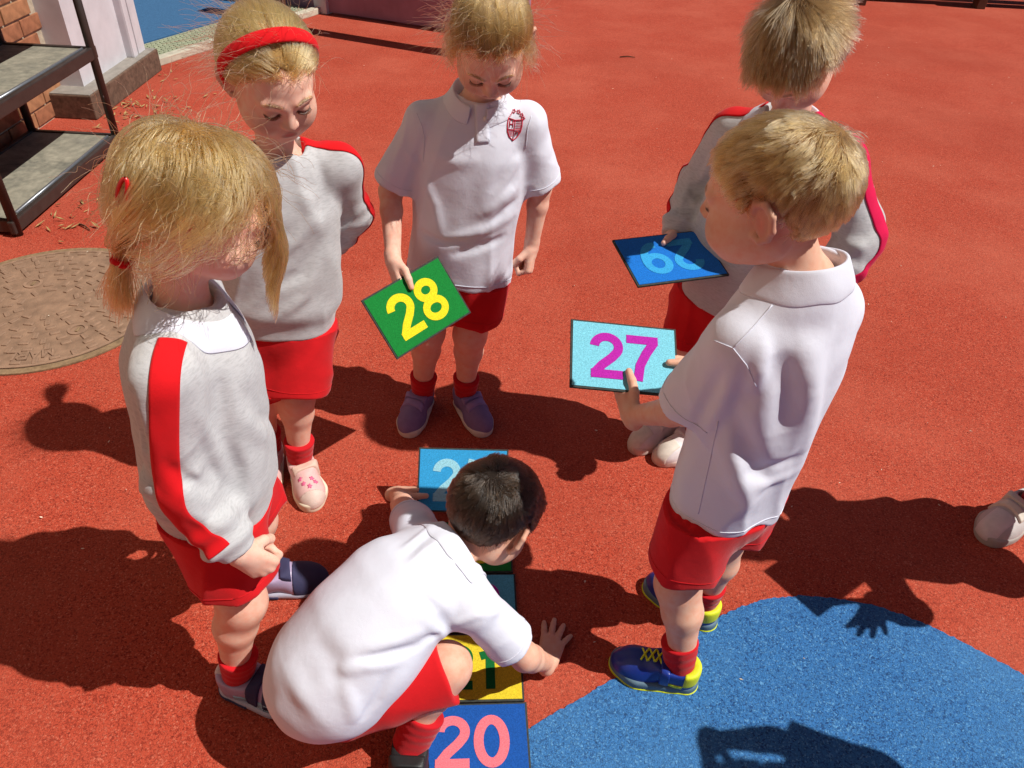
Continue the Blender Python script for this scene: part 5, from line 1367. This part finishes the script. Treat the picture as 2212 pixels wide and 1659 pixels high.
# ------------------------------------------------------------ sewn details, placed on the cloth
def hit(G, px, py, t0=.55, t1=3.2):
    return hits(G, [(px, py)], t0)[0]
def px_line(G, pts, n=6):
    out = []
    for (a, b) in zip(pts[:-1], pts[1:]): out += [(a[0] + (b[0] - a[0]) * i / n, a[1] + (b[1] - a[1]) * i / n) for i in range(n)]
    return list(hits(G, out + [pts[-1]]))
def stitched(k, lines, r=.0010, name='seam', mat=None):
    for ln in lines: MB().tube(px_line(CH[k]['G'], ln), r, 5).build(name, mat or M['white_cloth'], CH[k]['obj'], True)
for k in 'CEF':                                       # hem seams
    s = SK[k]; up, f, r = frame(s); G = CH[k]['G']; o = CH[k]['o']
    hem = J(s, 'pel') - up * o.get('drop', .045) + up * .018
    E_ = np.array([f * math.cos(2 * math.pi * i / 48) + r * math.sin(2 * math.pi * i / 48) for i in range(49)])
    p = drape(G, hem + E_ * .18, -E_, .0004, 30)
    if k != 'F': MB().tube(list(p), .0009, 5, False).build('hem_seam', M['white_cloth'], CH[k]['obj'], True)
    for kk in 'LR':
        sh, el = J(s, 'sh' + kk), J(s, 'el' + kk); a_ = nz(el - sh); c = sh + (el - sh) * o.get('sl' + kk, o.get('sl', .88)) - a_ * .016
        u_ = nz(np.cross(a_, f)); w_ = np.cross(a_, u_); p = []
        E_ = np.array([u_ * math.cos(2 * math.pi * i / 32) + w_ * math.sin(2 * math.pi * i / 32) for i in range(33)])
        p = drape(G, c + E_ * .085, -E_, .0004, 25); ok = (nrm(p - c) < .072) & (np.abs((p - c) @ a_) < .006) & (np.abs(G(p)) < .002)
        runs = []; cur = []
        for i in range(len(p)):
            if ok[i]: cur.append(p[i])
            else: runs.append(cur); cur = []
        for cur in runs + [cur]:
            if len(cur) > 3: MB().tube(cur, .0009, 5).build('hem_seam', M['white_cloth'], CH[k]['obj'], True)
for k in 'ABCDE':                                     # stitched hems on the shorts
    s = SK[k]; up, f, r = frame(s); so = CH[k].get('so', {}); SFn = CH[k]['S']
    for kk in 'LR':
        a_ = J(s, 'kn' + kk) - J(s, 'hp' + kk); c = J(s, 'hp' + kk) + a_ * so.get('len', .74); a_ = nz(a_); c = c - a_ * .022
        u_ = nz(np.cross(a_, f)); w_ = np.cross(a_, u_); E_ = np.array([u_ * math.cos(2 * math.pi * i / 40) + w_ * math.sin(2 * math.pi * i / 40) for i in range(41)])
        p = drape(SFn, c + E_ * .11, -E_, .0003, 25); ok = (nrm(p - c) < .10) & (np.abs(SFn(p)) < .002); cur = []
        for i in range(len(p) + 1):
            if i < len(p) and ok[i]: cur.append(p[i])
            else:
                if len(cur) > 3: MB().tube(cur, .0008, 5).build('hem_seam', M['red_cloth'], CH[k]['shorts'], True)
                cur = []
stitched('E', [[(1668, 659), (1628, 705), (1583, 752)], [(1540, 735), (1583, 752), (1613, 790), (1633, 835)], [(1551, 910), (1530, 1010), (1508, 1110)]])
stitched('C', [[(900, 245), (912, 275), (917, 300), (914, 350)], [(1148, 250), (1140, 275), (1136, 320)]])
# placket, button and crest on the girl's polo
G = CH['C']['G']; top = CH['C']['obj']; s = SK['C']; up, f, r = frame(s)
ca = hit(G, 1040, 222); cb = hit(G, 1043, 308); dn = nz(cb - ca); ac = nz(np.cross(dn, f)); Lp = np.linalg.norm(cb - ca)
vs = []; nu, nv = 5, 14
for i in range(nv):
    for j in range(nu): vs.append(ca + dn * Lp * i / (nv - 1) + ac * .0145 * (2 * j / (nu - 1) - 1) + f * .05)
vs = drape(G, np.array(vs), -f, .0022)
fs = [(i * nu + j, i * nu + j + 1, (i + 1) * nu + j + 1, (i + 1) * nu + j) for i in range(nv - 1) for j in range(nu - 1)]
pk = mesh_obj('placket', vs, fs, M['white_cloth'], top); md = pk.modifiers.new('t', 'SOLIDIFY'); md.thickness = .0022; md.offset = 0
M['button'] = plain('pearl_button', (.72, .70, .66), .3, .5, .05, 60, .0)
bp = hit(G, 1049, 257); gn = sgrad(G, bp[None], .003)[0]; gn = nz(gn)
bpts = [bp + gn * .0015, bp + gn * .0058]
MB().tube(bpts, .0055, 16).build('button', M['button'], top, True)
M['crest'] = cloth('red_thread', (.55, .015, .05), .1, 900, sheen=.1)
cc = hit(G, 1112, 270); cu_ = nz(-r); cw = nz(up - f * (up @ f))
def crest_line(pts, rad):
    p = np.array([cc + cu_ * x * .001 + cw * y * .001 + f * .03 for x, y in pts]); p = drape(G, p, -f, .0012, 14)
    MB().tube(list(p), rad, 5).build('crest_stitch', M['crest'], top, True)
sh_ = [(-15, 12), (-15.5, 0), (-14, -12), (-9, -22), (0, -30), (9, -22), (14, -12), (15.5, 0), (15, 12), (0, 9), (-15, 12)]
crest_line(sh_, .0012); crest_line([(0, 9), (0, -4), (0, -29)], .0008); crest_line([(-15, -8), (0, -9), (15, -8)], .0009)
crest_line([(-11, 8), (-11, -5)], .0009); crest_line([(-4, 8), (-4, -5)], .0009); crest_line([(-11, 1.5), (-4, 1.5)], .0009)
for i in range(5): crest_line([(3, 6 - i * 3), (13, 7.5 - i * 3)], .0005)
for i in range(4): crest_line([(-13 + i * 1.2, -11 - i * 3), (-2, -11.5 - i * 3)], .0005)
crest_line([(4, -20), (4, -13), (7, -11), (10, -13), (10, -18)], .0009)
for cx, cy in ((-12, 20), (-5, 24), (5, 24), (12, 20), (-16, 15), (16, 15)):
    crest_line([(cx + 4.2 * math.cos(a) * (.7 + .3 * math.cos(5 * a)), cy + 3.6 * math.sin(a) * (.7 + .3 * math.cos(5 * a))) for a in np.linspace(0, 6.28, 17)], .0008)
# red headband
s = SK['B']; H3, hc = head_frame(s), J(s, 'head'); vs = []; n, m = 41, 5
for i in range(n):
    t = math.radians(-22 + 224 * i / (n - 1))
    for j in range(m):
        wv = (j / (m - 1) - .5) * (.034 if 5 < i < n - 6 else .024)
        d = nz(V(math.cos(t), .46 * max(math.sin(t), 0) - .16 + wv * 9, math.sin(t) * 1.0)); q = V(0, -.005, .015) + d * .05
        for _ in range(14): q = q - d * (head_core(q[None])[0] - .0135 - .003 * math.cos((j / (m - 1) - .5) * math.pi)) * .9
        vs.append(hc + H3 @ q)
fs = [(i * m + j, i * m + j + 1, (i + 1) * m + j + 1, (i + 1) * m + j) for i in range(n - 1) for j in range(m - 1)]
hb_ = mesh_obj('headband', vs, fs, M['red_stripe'], KIDS['B']); md = hb_.modifiers.new('t', 'SOLIDIFY'); md.thickness = .006; md.offset = -1
ms = hb_.modifiers.new('s', 'SUBSURF'); ms.levels = ms.render_levels = 2
# red hair clip
M['clip'] = plain('red_plastic', (.55, .01, .012), .25, .5, .05, 60, .0)
s = SK['A']; H3, hc = head_frame(s), J(s, 'head'); p = []
for i in range(25):
    a = 2 * math.pi * i / 24; d = nz(V(.055, -.085, .005) + V(.0, .004, .010) * math.cos(a) * .7 + V(-.004, .002, 0) * math.sin(a) + V(.006 * math.sin(a), .006 * math.sin(a), .022 * math.cos(a))); q = d * .05
    for _ in range(14): q = q - d * (head_core(q[None])[0] - .0165) * .9
    p.append(hc + H3 @ q)
MB().tube(p, .0028, 6, False).build('hair_clip', M['clip'], KIDS['A'], True)
run_queue()
